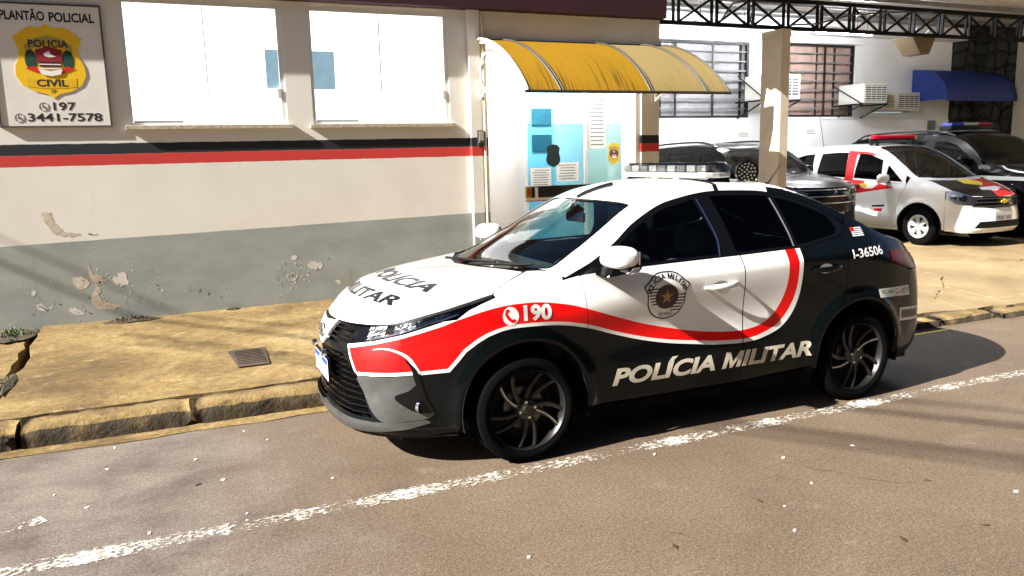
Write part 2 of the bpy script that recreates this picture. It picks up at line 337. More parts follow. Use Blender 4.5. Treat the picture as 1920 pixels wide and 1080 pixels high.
# driveway and yard: cracked concrete bays with open joints
zy = lambda x, y: .085+min(max(y-5.35, 0), 2.6)*.036+max(0, y-7.95)*.012
K = dict(a=(5.40, 5.62), b=(6.9, 5.50), c=(7.40, 5.42), d=(8.05, 5.36), e=(9.6, 5.25), f=(13, 5.20), g=(21.8, 5.2), h=(21.8, 14.6), i=(5.35, 14.6), j=(7.6, 5.95), k=(8.25, 6.35), l=(8.75, 6.75), m=(9.0, 7.2),
         n=(10.6, 7.1), o=(12.2, 7.5), p=(9.6, 9.0), q=(5.38, 8.4), r=(13, 9.6), s=(6.9, 14.6), t=(12.5, 14.6), u=(7.1, 8.8))
bays = ['abcjkuq', 'cdkj', 'denmlk', 'efon', 'fghtro', 'klmpu', 'mnorp', 'qusi', 'upts', 'prt']
yard = empty('yard', (0, 0, 0)); tag(yard, kind='structure')
def bay(keys, i):
    P = [np.array(K[c]) for c in keys]; out = []; cen = sum(P)/len(P)
    for a, b in zip(P, P[1:]+P[:1]):
        key = tuple(sorted([tuple(a), tuple(b)])); sd = int(abs(hash((round(key[0][0]*100), round(key[0][1]*100), round(key[1][0]*100))))) % 9999; n = max(2, int(np.linalg.norm(b-a)/.12))
        pts = jag(key[0], key[1], n, .03, sd)+[key[1]]
        if tuple(a) != key[0]: pts = pts[::-1]
        out += pts[:-1]
    out = [tuple(np.array(p)+(cen-np.array(p))/np.linalg.norm(cen-np.array(p))*.009) for p in out]
    return out
for i, b in enumerate(bays):
    try: sloped('concrete_bay', bay(b, i), lambda x, y, k=i: zy(x, y)+.006*((k*7) % 3-1), .12, M_YARD, yard, .5, .003)
    except Exception as ex: print('bay', b, ex)
tag(mk('yard_bed', [(5.35, 5.4, .0), (22, 5.15, .0), (22, 14.7, .17), (5.35, 14.7, .17)], [(0, 1, 2, 3)], mat('dark_soil', (.05, .035, .02), .95, noise=(12, .4))), kind='structure')
for i, (a, b) in enumerate([(5.25, 6.1), (6.12, 6.85), (6.9, 7.6), (7.66, 8.6), (8.65, 9.7), (9.75, 10.9), (10.95, 12.2)]):
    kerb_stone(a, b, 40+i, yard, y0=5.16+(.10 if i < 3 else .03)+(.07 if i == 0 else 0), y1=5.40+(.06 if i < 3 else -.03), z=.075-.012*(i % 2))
ym = mat('yellow_paint', (.62, .47, .03), .7, noise=(14, .35))
tag(mk('kerb_marking', [(5.3, 5.10, .0045), (6.75, 5.10, .0045), (6.75, 5.145, .0045), (5.3, 5.145, .0045)], [(0, 1, 2, 3)], ym), kind='structure')
road = bpy.data.objects['road']
def crack(pts, seed, w=.006):
    r = random.Random(seed); q = []
    for a, b in zip(pts[:-1], pts[1:]): q += jag(a, b, max(3, int(math.dist(a, b)/.04)), .014, r.randint(0, 9999))
    q.append(pts[-1]); V = []
    for i, p in enumerate(q): d = w*r.uniform(.3, 1)*min(1, .2+4*min(i, len(q)-1-i)/len(q)); V += [(p[0], p[1]-d/2, .0035), (p[0], p[1]+d/2, .0035)]
    mk('crack', V, [(2*i, 2*i+2, 2*i+3, 2*i+1) for i in range(len(q)-1)], mat('crack_dark', (.022, .016, .012), .95), road)  # thin dark strip drawn along the crack
crack([(2.96, 3.46), (3.06, 3.28), (3.22, 3.03), (3.32, 2.88), (3.52, 2.70)], 3); crack([(2.0, 2.88), (2.06, 2.80), (2.08, 2.72)], 5)
# manhole cover in the pavement
mh = empty('manhole_cover', (.52, 6.68, zs(0, 6.68)), 0, 'small rectangular brown iron cover set in the pavement', 'manhole cover')
mi = mat('rusty_iron', (.085, .06, .042), .7, .3, noise=(30, .3), bump=(60, .3))
mb = MB(); mb.prism([(-.125, -.30), (.115, -.30), (.155, .30), (-.165, .30)], .0, .007, 'z'); mb.build('plate', mi, mh, bevel=.003)
for k in range(9):
    mb = MB(); t = -.22+k*.055; mb.box(-.115, .10, t-.012, t+.012, .006, .013); mb.build('rib', mi, mh)
# weeds and soil along the foot of the wall
def weeds(cx, cy, rx, ry, n, hgt, name, label, seed, dead=False):
    r = random.Random(seed); e = empty(name, (cx, cy, zs(cx, cy)), 0, label, 'weeds'); V = []; F = []
    for i in range(n):
        a, q = r.uniform(0, 6.28), math.sqrt(r.random()); x, y = rx*q*math.cos(a), ry*q*math.sin(a); hh = hgt*r.uniform(.3, 1)*(1.1-q); d = r.uniform(0, 6.28); w = r.uniform(.003, .009); l = r.uniform(.01, .06)
        b = len(V); V += [(x-w*math.sin(d), y+w*math.cos(d), 0), (x+w*math.sin(d), y-w*math.cos(d), 0), (x+l*math.cos(d)*.5+w, y+l*math.sin(d)*.5, hh*.7), (x+l*math.cos(d), y+l*math.sin(d), hh)]; F += [(b, b+1, b+2), (b, b+2, b+3)]
    mk('leaves', V, F, mat('dry_weed' if dead else 'green_weed', (.07, .05, .02) if dead else (.045, .06, .015), .8, noise=(20, .6)), e)
    r2 = [(rx*1.1*math.cos(t)*(1+r.uniform(-.2, .2)), ry*1.1*math.sin(t)*(1+r.uniform(-.2, .2)), .012*r.random()) for t in np.linspace(0, 6.1, 16)]
    mk('soil', r2+[(0, 0, .03)], [(i, (i+1) % 16, 16) for i in range(16)], mat('dark_soil', (.05, .035, .02)), e)
weeds(-.42, 8.72, .24, .09, 260, .10, 'dry_weeds', 'clump of dead brown weeds against the foot of the wall', 1, True)
weeds(-1.42, 8.50, .16, .28, 320, .12, 'green_weeds', 'green weeds in the corner where the pavement meets the wall', 2)
weeds(-1.22, 6.7, .05, .32, 180, .06, 'joint_weeds', 'strip of green weeds growing in the pavement joint', 3)
weeds(.55, 8.80, .06, .03, 60, .05, 'small_weeds', 'tiny dark weed tuft at the wall foot near the car', 4, True)
# scraps on the road
scrap = [(3.6, 3.3), (3.11, 3.34), (2.99, 3.0), (2.67, 2.85), (2.49, 3.72), (1.32, 2.95), (3.82, 2.46), (2.53, 2.63), (.45, 5.05), (.23, 3.98), (.15, 4.5), (-.46, 4.98), (-.44, 5.36), (.71, 4.24), (-.52, 4.44),
         (-.22, 3.97), (.02, 4.9), (.33, 5.3), (-.7, 4.7), (.5, 4.3), (.62, 4.75), (3.9, 2.2), (3.3, 2.1), (2.2, 2.3), (1.75, 2.6), (-.05, 4.1), (.72, 4.9), (4.6, 3.0), (5.2, 3.2), (.85, 3.6)]
mscr = mat('pale_scrap', (.78, .80, .80), .5, noise=(40, .15))
for i, (x, y) in enumerate(scrap[:19]):
    b = blob(0, 0, random.uniform(.005, .014), random.uniform(.005, .010), 7, .35, i); mb = MB(); mb.prism(b, 0, .004, 'z'); o = mb.build('scrap', mscr); o.location = (x, y, .001); o.rotation_euler = (0, random.uniform(-.1, .1), random.uniform(0, 3))
    tag(o, 'small pale scrap lying on the asphalt road', 'scrap', 'pale scraps scattered on the road')
mlf = mat('dead_leaf', (.05, .03, .015), .8)
for i, (x, y) in enumerate([(.02, 4.49), (1.95, 2.75), (2.9, 2.35), (3.35, 2.28), (2.6, 2.95), (3.55, 2.75), (4.3, 2.7), (1.15, 5.35)]):
    mb = MB(); mb.prism(blob(0, 0, random.uniform(.016, .028), .010, 8, .3, 90+i), 0, .004, 'z'); o = mb.build('fallen_leaf', mlf); o.location = (x, y, .001); o.rotation_euler = (.1, 0, random.uniform(0, 3))
    tag(o, 'small dark dead leaf lying on the asphalt road', 'leaf', 'dead leaves scattered on the road')
# ------------------------------------------------------------------ station facade
def holed(x0, x1, z0, z1, y0, y1, holes):
    """wall slab with rectangular openings: one mesh, butted cells, reveals included"""
    xs = sorted({x0, x1, *[h[0] for h in holes], *[h[1] for h in holes]}); zs_ = sorted({z0, z1, *[h[2] for h in holes], *[h[3] for h in holes]}); V = []; F = []; ix = {}
    def v(*p):
        if p not in ix: ix[p] = len(V); V.append(p)
        return ix[p]
    solid = lambda i, j: 0 <= i < len(xs)-1 and 0 <= j < len(zs_)-1 and not any(h[0] <= xs[i] and xs[i+1] <= h[1] and h[2] <= zs_[j] and zs_[j+1] <= h[3] for h in holes)
    for i in range(len(xs)-1):
        for j in range(len(zs_)-1):
            if not solid(i, j): continue
            a, b, c, d = xs[i], xs[i+1], zs_[j], zs_[j+1]
            F.append((v(a, y0, c), v(b, y0, c), v(b, y0, d), v(a, y0, d))); F.append((v(a, y1, c), v(a, y1, d), v(b, y1, d), v(b, y1, c)))
            if not solid(i-1, j): F.append((v(a, y0, c), v(a, y0, d), v(a, y1, d), v(a, y1, c)))
            if not solid(i+1, j): F.append((v(b, y0, c), v(b, y1, c), v(b, y1, d), v(b, y0, d)))
            if not solid(i, j-1): F.append((v(a, y0, c), v(a, y1, c), v(b, y1, c), v(b, y0, c)))
            if not solid(i, j+1): F.append((v(a, y0, d), v(b, y0, d), v(b, y1, d), v(a, y1, d)))
    return V, F
YW = 8.85
station = empty('police_station', (0, 0, 0), 0, 'cream and grey painted police station with black and red stripes', 'building')
W1, W2 = (-.27, 1.26, 2.15, 3.40), (1.53, 3.10, 2.15, 3.40)
V, F = holed(-14, 3.33, .02, 3.71, YW, YW+.2, [W1, W2]); mk('wall', V, F, M_FAC, station)
mb = MB(); mb.box(3.33, 3.475, YW-.05, YW+.2, .02, 3.71); mb.build('pilaster', M_FAC, station, bevel=.008)
mb = MB(); mb.box(3.475, 3.56, YW-.012, YW+.45, .02, 3.05); mb.build('door_jamb', M_FAC, station, bevel=.004)
mb = MB(); mb.tube([(3.505, YW-.05, .15), (3.505, YW-.05, 3.4)], .017, 8); mb.build('conduit', mat('cream_conduit', (.5, .44, .33), .6), station, smooth=True)
mb = MB(); mb.box(5.70, 5.975, YW, YW+.45, .02, 3.71); mb.build('pilaster', M_FAC, station, bevel=.008)
mb = MB(); mb.box(5.64, 5.70, YW+.04, YW+.40, .05, 3.05); mb.build('door_jamb', M_PIPEW, station, bevel=.004)
mb = MB(); mb.box(3.475, 5.70, YW, YW+.45, 3.05, 3.71); mb.build('lintel_wall', M_FAC, station)
mb = MB(); mb.box(5.775, 5.975, YW+.45, 14.2, .02, 3.71); mb.build('side_wall', M_CREAM, station)
mb = MB(); mb.box(-14, 5.97, YW-.158, YW-.002, 3.415, 3.72); mb.build('fascia', mat('maroon_paint', (.026, .0014, .0045), .75, noise=(2, .15)), station)
mb = MB(); mb.box(-14, 5.975, YW+.2, YW+5.2, 3.5, 3.69); mb.build('roof', M_CREAM, station)
# peeled paint on the dado and cream field
mpeel = mat('bare_plaster', (.50, .44, .36), .9, noise=(9, .18), bump=(30, .3)); mpeel2 = mat('pale_undercoat', (.56, .54, .49), .85, noise=(12, .15))
def peel(pts, seed, m=None, fine=5):
    r = random.Random(seed); q = smooth_poly([(x+r.uniform(-.012, .012), z+r.uniform(-.012, .012)) for x, z in pts], fine); k_ = .010 if fine > 2 else .004; q = [(x+r.uniform(-k_, k_), z+r.uniform(-k_, k_)) for x, z in q]
    sheet('peeled_patch', q, m or mpeel, station, y=YW-.0006, t=.0005)
peel([(-1.12, 1.31), (-1.05, 1.33), (-1.04, 1.26), (-1.0, 1.17), (-.93, 1.14), (-.82, 1.10), (-.93, 1.09), (-1.04, 1.11), (-1.09, 1.20)], 1); peel([(-.76, 1.092), (-.70, 1.098), (-.66, 1.085), (-.72, 1.082)], 2)
peel([(-.77, .80), (-.74, .70), (-.66, .66), (-.62, .61), (-.70, .595), (-.77, .63), (-.79, .70)], 3); peel([(-.92, .665), (-.84, .68), (-.79, .64), (-.80, .58), (-.87, .55), (-.91, .60)], 4)
peel([(-.57, .62), (-.53, .67), (-.47, .675), (-.43, .63), (-.44, .58), (-.50, .555), (-.55, .57)], 5, mpeel2); peel([(-.74, .55), (-.69, .54), (-.70, .45), (-.66, .40), (-.56, .37), (-.52, .33), (-.63, .315), (-.74, .34), (-.77, .44)], 6)
peel([(-.97, .38), (-.91, .36), (-.86, .31), (-.90, .29), (-.96, .32)], 7, mpeel2); peel([(-1.25, .42), (-1.20, .43), (-1.17, .39), (-1.20, .365), (-1.25, .375)], 8, mpeel2); peel([(-1.29, .56), (-1.25, .57), (-1.24, .54), (-1.28, .53)], 9, mpeel2, 3)
peel([(1.36, .64), (1.42, .66), (1.50, .63), (1.53, .60), (1.46, .57), (1.39, .58)], 10, mpeel2); peel([(1.20, .73), (1.24, .735), (1.25, .70), (1.21, .695)], 11, mpeel2, 3); peel([(1.66, .42), (1.71, .43), (1.73, .39), (1.68, .375)], 12, mpeel2, 3)
rr = random.Random(9)
for i in range(60):
    cx_, cz_ = rr.choice([(-.72, .62), (-.50, .60), (-.66, .40), (-1.2, .42), (-.9, .34), (1.42, .58), (-.2, .45), (.3, .42)]); peel(blob(rr.gauss(cx_, .11), max(.24, rr.gauss(cz_, .07)), rr.uniform(.004, .013), rr.uniform(.003, .011), 6, .4, 500+i), 600+i, mpeel2 if i % 3 else mpeel, 1)
rr = random.Random(5)
for i in range(34):
    x, z = rr.gauss(1.18, .09), rr.gauss(.50, .06); peel(blob(x, z, rr.uniform(.006, .016), rr.uniform(.006, .018), 6, .3, 200+i), 300+i, mpeel2, 1)
# windows: lit rooms behind frosted sliding panes
M_LIT = mat('lit_frosted_glass', (.9, .9, .9), .25, emit=.55, ecol=(.96, .985, 1.0)); M_FILM = mat('glowing_blue_notice', (.30, .52, .66), .4, emit=.13, ecol=(.42, .66, .80), noise=(9, .2))  # the notice glows a little by itself, as if lit from behind
def window(b, mull, film, lab):
    x0, x1, z0, z1 = b; w = empty('window', (0, 0, 0)); w.parent = station; w['label'] = lab
    mb = MB()
    for a in ((x0, x0+.035, z0, z1), (x1-.05, x1, z0, z1)): mb.box(a[0], a[1], YW+.012, YW+.10, a[2], a[3])
    mb.box(x0+.035, x1-.05, YW+.012, YW+.10, z1-.07, z1); mb.box(x0+.035, x1-.05, YW+.012, YW+.10, z0, z0+.025); mb.build('frame', M_ALU, w)
    mb = MB(); mb.box(x0-.04, x1+.05, YW-.045, YW+.012, z0-.045, z0-.002); mb.build('sill', M_SILL, w, bevel=.004)
    mb = MB(); mb.box(x0+.035, mull-.004, YW+.045, YW+.055, z0+.025, z1-.07); mb.build('pane', M_LIT, w)
    mb = MB(); mb.box(mull+.004, x1-.05, YW+.03, YW+.040, z0+.025, z1-.07); mb.build('pane', M_LIT, w)
    mb = MB(); mb.box(mull-.004, mull+.004, YW+.026, YW+.06, z0+.025, z1-.07); mb.build('mullion', mat('grey_seal', (.2, .22, .24), .6), w)
    mb = MB(); mb.box(x1-.085, x1-.045, YW-.004, YW+.03, z0+.27, z0+.37); mb.build('latch', mat('grey_latch', (.52, .52, .50), .5), w, bevel=.004)
    mb = MB(); mb.box(x0+.04, x0+.5, YW+.014, YW+.03, z0+.026, z0+.042); mb.build('track', M_GALV, w)
    for f in film: sheet('notice', [(f[0], f[2]), (f[1], f[2]), (f[1]+.004, f[3]), (f[0], f[3])], M_FILM, w, y=YW+.029 if f[0] > mull else YW+.044, t=.0015)
window(W1, .492, [(1.075, 1.205, 2.52, 2.92)], 'left window of two, white lit panes and a blue notice at its right'); window(W2, 2.31, [(1.567, 1.80, 2.52, 2.92)], 'right window of two, white lit panes and a blue notice at its left')
# card reader by the door
cr = empty('card_reader', (3.44, YW-.05, 1.97), 0, 'small dark access reader on the pilaster beside the doorway', 'card reader')
mb = MB(); mb.box(-.04, .045, -.035, 0, -.09, .09); mb.build('case', mat('dark_case', (.03, .03, .03), .4), cr, bevel=.008)
mb = MB(); mb.box(-.028, .033, -.041, -.0352, -.055, .075); mb.build('faceplate', mat('beige_case', (.35, .31, .25), .4), cr, bevel=.004)
mb = MB(); mb.box(-.02, .025, -.045, -.0412, -.05, -.03); mb.build('slot', M_BLACK, cr)
mb = MB(); mb.lathe([(.0, -.05), (.02, -.045), (.028, 0)], axis='y', n=16); o = mb.build('alarm_light', mat('red_lens', (.35, .01, .04), .2, emit=.25, ecol=(.8, .05, .15)), station); o.location = (3.47+.11, YW-.001, 3.49)
# ------------------------------------------------------------------ doorway
M_BADGE = mat('badge_gold', (.62, .42, .03), .45, noise=(30, .2)); M_GOLD2 = mat('badge_line', (.10, .06, .01), .5); M_INK = mat('black_ink', (.010, .010, .012), .6); M_PAPER = mat('paper', (.80, .79, .75), .8, noise=(6, .05))
M_RED = mat('red_enamel', (.62, .02, .015), .45); M_GREEN = mat('dark_green_enamel', (.012, .055, .03), .5); M_BLUEW = mat('pale_blue_paint', (.52, .72, .78), .6, noise=(1.5, .1)); M_TEAL = mat('teal_board', (.018, .105, .14), .4, noise=(14, .25))
hall = empty('entrance_hall', (0, 0, 0), 0, 'lit white entrance hall with pale blue wall behind the glass doors', 'entrance')
mb = MB(); mb.box(3.56, 4.24, 9.32, 9.38, .2, 3.05); mb.build('white_panel', M_WHITE, hall)
mb = MB(); mb.box(3.56, 6.2, 10.6, 10.7, .2, 3.05); mb.build('back_wall', M_BLUEW, hall)
mb = MB(); mb.box(6.1, 6.2, 9.32, 10.6, .2, 3.05); mb.build('side_wall', M_WHITE, hall)
mb = MB(); mb.box(3.46, 3.56, 9.30, 10.6, .2, 3.05); mb.build('side_wall', M_WHITE, hall)
mb = MB(); mb.box(3.56, 6.1, 8.9, 10.6, 3.06, 3.12); mb.build('ceiling', M_WHITE, hall)
mb = MB(); mb.box(3.56, 6.1, 8.86, 10.6, .10, .205); mb.build('floor', mat('hall_floor', (.5, .45, .36), .35, noise=(3, .1)), hall)
mb = MB(); mb.box(4.62, 5.28, 10.55, 10.598, .2, 3.0); mb.build('blue_door', mat('blue_door_paint', (.26, .56, .68), .5, noise=(2, .08)), hall)
for zc in (2.30, 1.93):
    mb = MB(); mb.box(4.93, 5.24, 10.53, 10.548, zc-.12, zc+.12); mb.build('notice_board', M_TEAL, hall)
doors = empty('glass_doors', (0, 0, 0), 0, 'sliding glass entrance doors carrying two shield stickers and paper notices', 'door')
GD = 9.25
M_DGL = glass('door_glass', (.86, .96, 1.0), .03, .93); M_FROST = glass('door_film', (.74, .92, .98), .10, .80)
for a, b, nm in ((4.25, 5.07, 1), (5.09, 5.66, 2)):
    mb = MB(); mb.box(a, b, GD, GD+.010, 2.15, 2.95); mb.build('pane', M_DGL, doors); mb = MB(); mb.box(a, b, GD, GD+.010, .25, 2.148); mb.build('pane', M_FROST, doors)
mb = MB(); mb.box(5.066, 5.112, GD-.02, GD+.03, .22, 3.0); mb.build('stile', M_ALU, doors); mb = MB(); mb.box(4.225, 4.25, GD-.02, GD+.03, .22, 3.0); mb.build('stile', M_ALU, doors); mb = MB(); mb.box(4.225, 5.64, GD-.02, GD+.03, 3.0, 3.05); mb.build('head_rail', M_ALU, doors)
SHIELD = [(0, 1.0), (.18, .90), (.42, .93), (.55, .86), (.86, .62), (.80, .50), (.74, .30), (.74, .12), (.86, -.15), (.88, -.40), (.74, -.66), (.45, -.83), (.16, -.90), (0, -1.02)]
SHIELD = SHIELD+[(-x, z) for x, z in SHIELD[-2:0:-1]]
def shield(name, cx, cz, s, y, m, parent, w=.88, detail=None, t=.003):
    o = sheet(name, [(cx+x*s*w, cz+z*s) for x, z in SHIELD], m, parent, y=y, t=t)
    if detail == 'arms':
        q = lambda pts: [(cx+x*s*w, cz+z*s) for x, z in pts]
        k = y-t-.0004; tt = .0012
        def ply(n, pts, mm, lift=0): return sheet(n, q(pts), mm, o, y=k-lift, t=tt)
        ply('name_scroll', [(-.60, .42), (-.3, .62), (0, .70), (.3, .62), (.60, .42), (.56, .20), (.3, .40), (0, .47), (-.3, .40), (-.56, .20)], M_SCROLL)
        ply('laurel', ellipse(-.46, .03, .15, .28, 14), M_GREEN); ply('laurel', ellipse(.46, .03, .15, .28, 14), M_GREEN)
        ply('arms', [(-.34, .30), (0, .40), (.34, .30), (.30, -.02), (.26, -.14), (-.26, -.14), (-.30, -.02)], mat('arms_red', (.25, .012, .02), .5), .0016)
        for i in range(4): ply('stripe', [(-.27, -.02-.055*i), (.27, -.02-.055*i), (.27, -.048-.055*i), (-.27, -.048-.055*i)], M_PAPER if i % 2 else M_INK, .0032)
        ply('crest', [(-.14, .20), (0, .28), (.05, .18), (.17, .12), (.0, .10), (-.10, .13)], M_PAPER, .0032)
        ply('ribbon', [(-.62, -.20), (-.42, -.14), (-.28, -.22), (0, -.28), (.28, -.22), (.42, -.14), (.62, -.20), (.40, -.30), (0, -.40), (-.40, -.30)], M_RED, .001)
        ply('ribbon', [(-.30, -.22), (0, -.27), (.30, -.22), (.24, -.36), (0, -.41), (-.24, -.36)], M_PAPER, .0048)
    return o
M_SCROLL = mat('scroll_gold', (.42, .29, .05), .5)
shield('shield_sticker', 5.525, 1.752, .150, GD-.0005, M_BADGE, doors, .72, 'arms'); shield('shield_sticker', 4.62, 1.745, .152, GD-.0005, mat('dark_sticker', (.012, .022, .022), .4), doors, .76)
def notice(x0, x1, z0, z1, n, seed, parent=None, y=None):
    y = y or GD-.0006; o = sheet('paper_notice', [(x0, z0), (x1, z0), (x1, z1), (x0, z1)], M_PAPER, parent or doors, y=y, t=.0012); r = random.Random(seed); V = []; F = []
    for i in range(n):
        z = z1-(i+1)*(z1-z0)/(n+1); a = r.uniform(.08, .2); b = r.uniform(.8, .92); h = (z1-z0)/(n+1)*.16; k = len(V)
        V += [(x0+(x1-x0)*a, y-.0017, z-h), (x0+(x1-x0)*b, y-.0017, z-h), (x0+(x1-x0)*b, y-.0017, z+h), (x0+(x1-x0)*a, y-.0017, z+h)]; F.append((k, k+1, k+2, k+3))
    mk('print_lines', V, F, mat('grey_print', (.22, .22, .23), .8), o)
notice(4.665, 4.99, 1.41, 1.655, 6, 1); notice(4.29, 4.585, 1.35, 1.595, 7, 2); notice(5.125, 5.41, 1.825, 2.49, 12, 3)
bd = empty('door_counter', (0, 0, 0), 0, 'black band with white lettering across the entrance behind the patrol car', 'barrier')
mb = MB(); mb.box(4.15, 5.68, 8.93, 8.97, 1.235, 1.375); mb.build('band', M_STEEL, bd); mb = MB(); mb.box(4.08, 5.69, 8.935, 8.965, 1.200, 1.2345); mb.build('base_strip', M_PIPEW, bd)
mb = MB(); mb.box(4.08, 5.69, 8.933, 8.966, 1.188, 1.1998); mb.build('red_strip', M_RED, bd)
mb = MB(); mb.box(4.08, 4.15, 8.93, 8.967, 1.235, 1.375); mb.build('emblem_block', M_SCROLL, bd); sheet('emblem', ellipse(4.118, 1.305, .028, .055, 18), mat('emblem_red', (.4, .06, .02), .5), bd, y=8.9295, t=.002)
for x in (4.20, 4.97):
    mb = MB(); mb.box(x, x+.035, 8.915, 8.9298, 1.225, 1.36); mb.build('clip', M_ALU, bd)
flat_text('lettering', 'POLICIA CIVIL', .055, (5.32, 8.9285, 1.325), M_PAPER, bd, bold=.012); flat_text('lettering', 'SÃO PAULO', .032, (5.27, 8.9285, 1.272), M_PAPER, bd, bold=.01)
# added ceiling lamps, unseen, that brighten the entrance and hall
hl = empty('hall_fill_light', (4.45, 9.0, 3.055), 0, 'added white fill light over the entrance under the awning', 'lamp')
mb = MB(); mb.box(-.6, .6, -.06, .06, -.05, 0); mb.build('housing', M_PIPEW, hl); mb = MB(); mb.box(-.57, .57, -.05, .05, -.062, -.0502); mb.build('diffuser', mat('fill_glow', (1, 1, 1), .5, emit=3, ecol=(.96, .98, 1)), hl)
def area(name, loc, sx, sy, power, col, parent=None, rot=(0, 0, 0)):
    l = bpy.data.lights.new(name, 'AREA'); l.shape = 'RECTANGLE'; l.size = sx; l.size_y = sy; l.energy = power; l.color = col; o = bpy.data.objects.new(name, l); COL.objects.link(o); o.location = loc; o.rotation_euler = rot
    if parent: o.parent = parent
    return o
area('hall_fill_area', (0, 0, -.07), 1.1, .08, 26, (.95, .98, 1), hl)
hl2 = empty('hall_fill_light', (4.9, 9.95, 3.055), 0, 'added white fill light inside the hall behind the glass doors', 'lamp'); mb = MB(); mb.box(-.6, .6, -.06, .06, -.05, 0); mb.build('housing', M_PIPEW, hl2); area('hall_fill_area', (0, 0, -.07), 1.1, .08, 24, (.9, .97, 1), hl2)
# ------------------------------------------------------------------ awning
def m_poly(name, col, streak):
    g = G(name); n = g.noise(1.4, 5, .6); v = g.map((60, 1.6, 1.6)); s = g.noise(1, 4, .6, v); dirt = g.noise(2.2, 4, .6, g.map((1, 1, 1), (3, 1, 0)))
    c = g.mix(n, tuple(x*.82 for x in col), tuple(min(1, x*1.1) for x in col)); zz = g.sep()[2]
    low = g.step(g.math('ADD', zz, g.math('MULTIPLY', dirt, .6)), 3.22, 2.80); st = g.math('MULTIPLY', g.step(s, .60-.1*streak, .66), g.math('MULTIPLY', low, streak)); c = g.mix(st, c, (.10, .065, .008))
    g.b.inputs['Transmission Weight'].default_value = 0; g.out(c, .45)
    tr = g.t.nodes.new('ShaderNodeBsdfTranslucent'); g.link(c, tr.inputs[0]); mx = g.t.nodes.new('ShaderNodeMixShader'); mx.inputs[0].default_value = .35; outn = [q for q in g.t.nodes if q.type == 'OUTPUT_MATERIAL'][0]
    g.link(g.b.outputs[0], mx.inputs[1]); g.link(tr.outputs[0], mx.inputs[2]); g.link(mx.outputs[0], outn.inputs[0]); return g.m
MY1, MY2 = m_poly('yellowed_polycarbonate', (.37, .205, .012), 1.0), m_poly('pale_polycarbonate', (.35, .265, .11), .45)
aw = empty('awning', (0, 0, 0), 0, 'curved yellow polycarbonate awning with dark ribs over the entrance', 'awning')
def arc(t): a = t*math.pi/2*.86+.10; return (YW-.01-1.16*(1-math.cos(a*.98+.0))/(1-math.cos(math.pi/2*.96))*1.0, 0) 
def awpt(t):
    # t 0 at the wall, 1 at the front lip; gently bulging curve
    y = YW-.015-1.135*(.30*t+.70*(1-(1-t)**1.25)); z = 3.085-.66*(t**1.75)
    return y, z
xt = [3.44, 3.74, 4.98, 5.62, 5.93]; xf = [3.56, 3.95, 5.08, 5.85, 6.17]
NA = 16
def awx(i, t): return xt[i]+(xf[i]-xt[i])*t
for i in range(4):
    V = []; F = []
    for k in range(NA+1):
        y, z = awpt(k/NA)
        for j in range(7):
            x = awx(i, k/NA)+(awx(i+1, k/NA)-awx(i, k/NA))*j/6; V.append((x, y, z)); V.append((x, y, z-.006))
    for k in range(NA):
        for j in range(6):
            a = (k*7+j)*2; b = a+14; F += [(a, a+2, b+2, b), (a+1, b+1, b+3, a+3)]
    mk('sheet', V, F, MY1 if i < 2 else MY2, aw, smooth=True)
mrib = mat('brown_rib', (.030, .021, .011), .6, 0, noise=(12, .25))
for i in range(5):
    mb = MB(); mb.tube([(awx(i, k/NA), awpt(k/NA)[0], awpt(k/NA)[1]+.008) for k in range(NA+1)], .014 if i else .016, 6); mb.build('rib', mrib if i else M_PIPEW, aw, smooth=True)
for i in (1, 2, 3):
    mb = MB(); mb.tube([(awx(i, k/NA)+.035, awpt(k/NA)[0], awpt(k/NA)[1]+.006) for k in range(NA+1)], .009, 6); mb.build('rib', mrib, aw, smooth=True)
y1, z1 = awpt(1); mb = MB(); mb.tube([(xf[0]-.03, y1, z1-.005), (xf[-1]+.02, y1, z1-.005)], .017, 8); mb.build('front_rail', mrib, aw, smooth=True)
mb = MB(); mb.box(3.40, 5.97, YW-.045, YW-.003, 3.07, 3.10); mb.build('wall_rail', mat('dark_flashing', (.05, .038, .022), .6), aw)
def bracket(x):
    b = empty('bracket', (0, 0, 0)); b.parent = aw
    mb = MB(); mb.bar((x, YW-.02, 2.40), (x, YW-.02, 3.06), .03, .03); mb.build('upright', M_PIPEW, b)
    mb = MB(); mb.tube([(x, awpt(k/NA)[0]-.0, awpt(k/NA)[1]-.03) for k in range(NA+1)], .012, 8); mb.build('curved_bar', M_PIPEW, b, smooth=True)
    mb = MB(); mb.tube([(x, YW-.25+.21*math.cos(a), 2.70+.215*math.sin(a)) for a in np.linspace(0, 2*math.pi, 28, endpoint=False)], .013, 8, closed=True); mb.build('ring', M_PIPEW, b, smooth=True)
    mb = MB(); mb.tube([(x, YW-.03, 2.42), (x, YW-.14, 2.47), (x, YW-.30, 2.56)], .016, 8); mb.build('strut', M_PIPEW, b, smooth=True)
bracket(3.47); bracket(5.90)
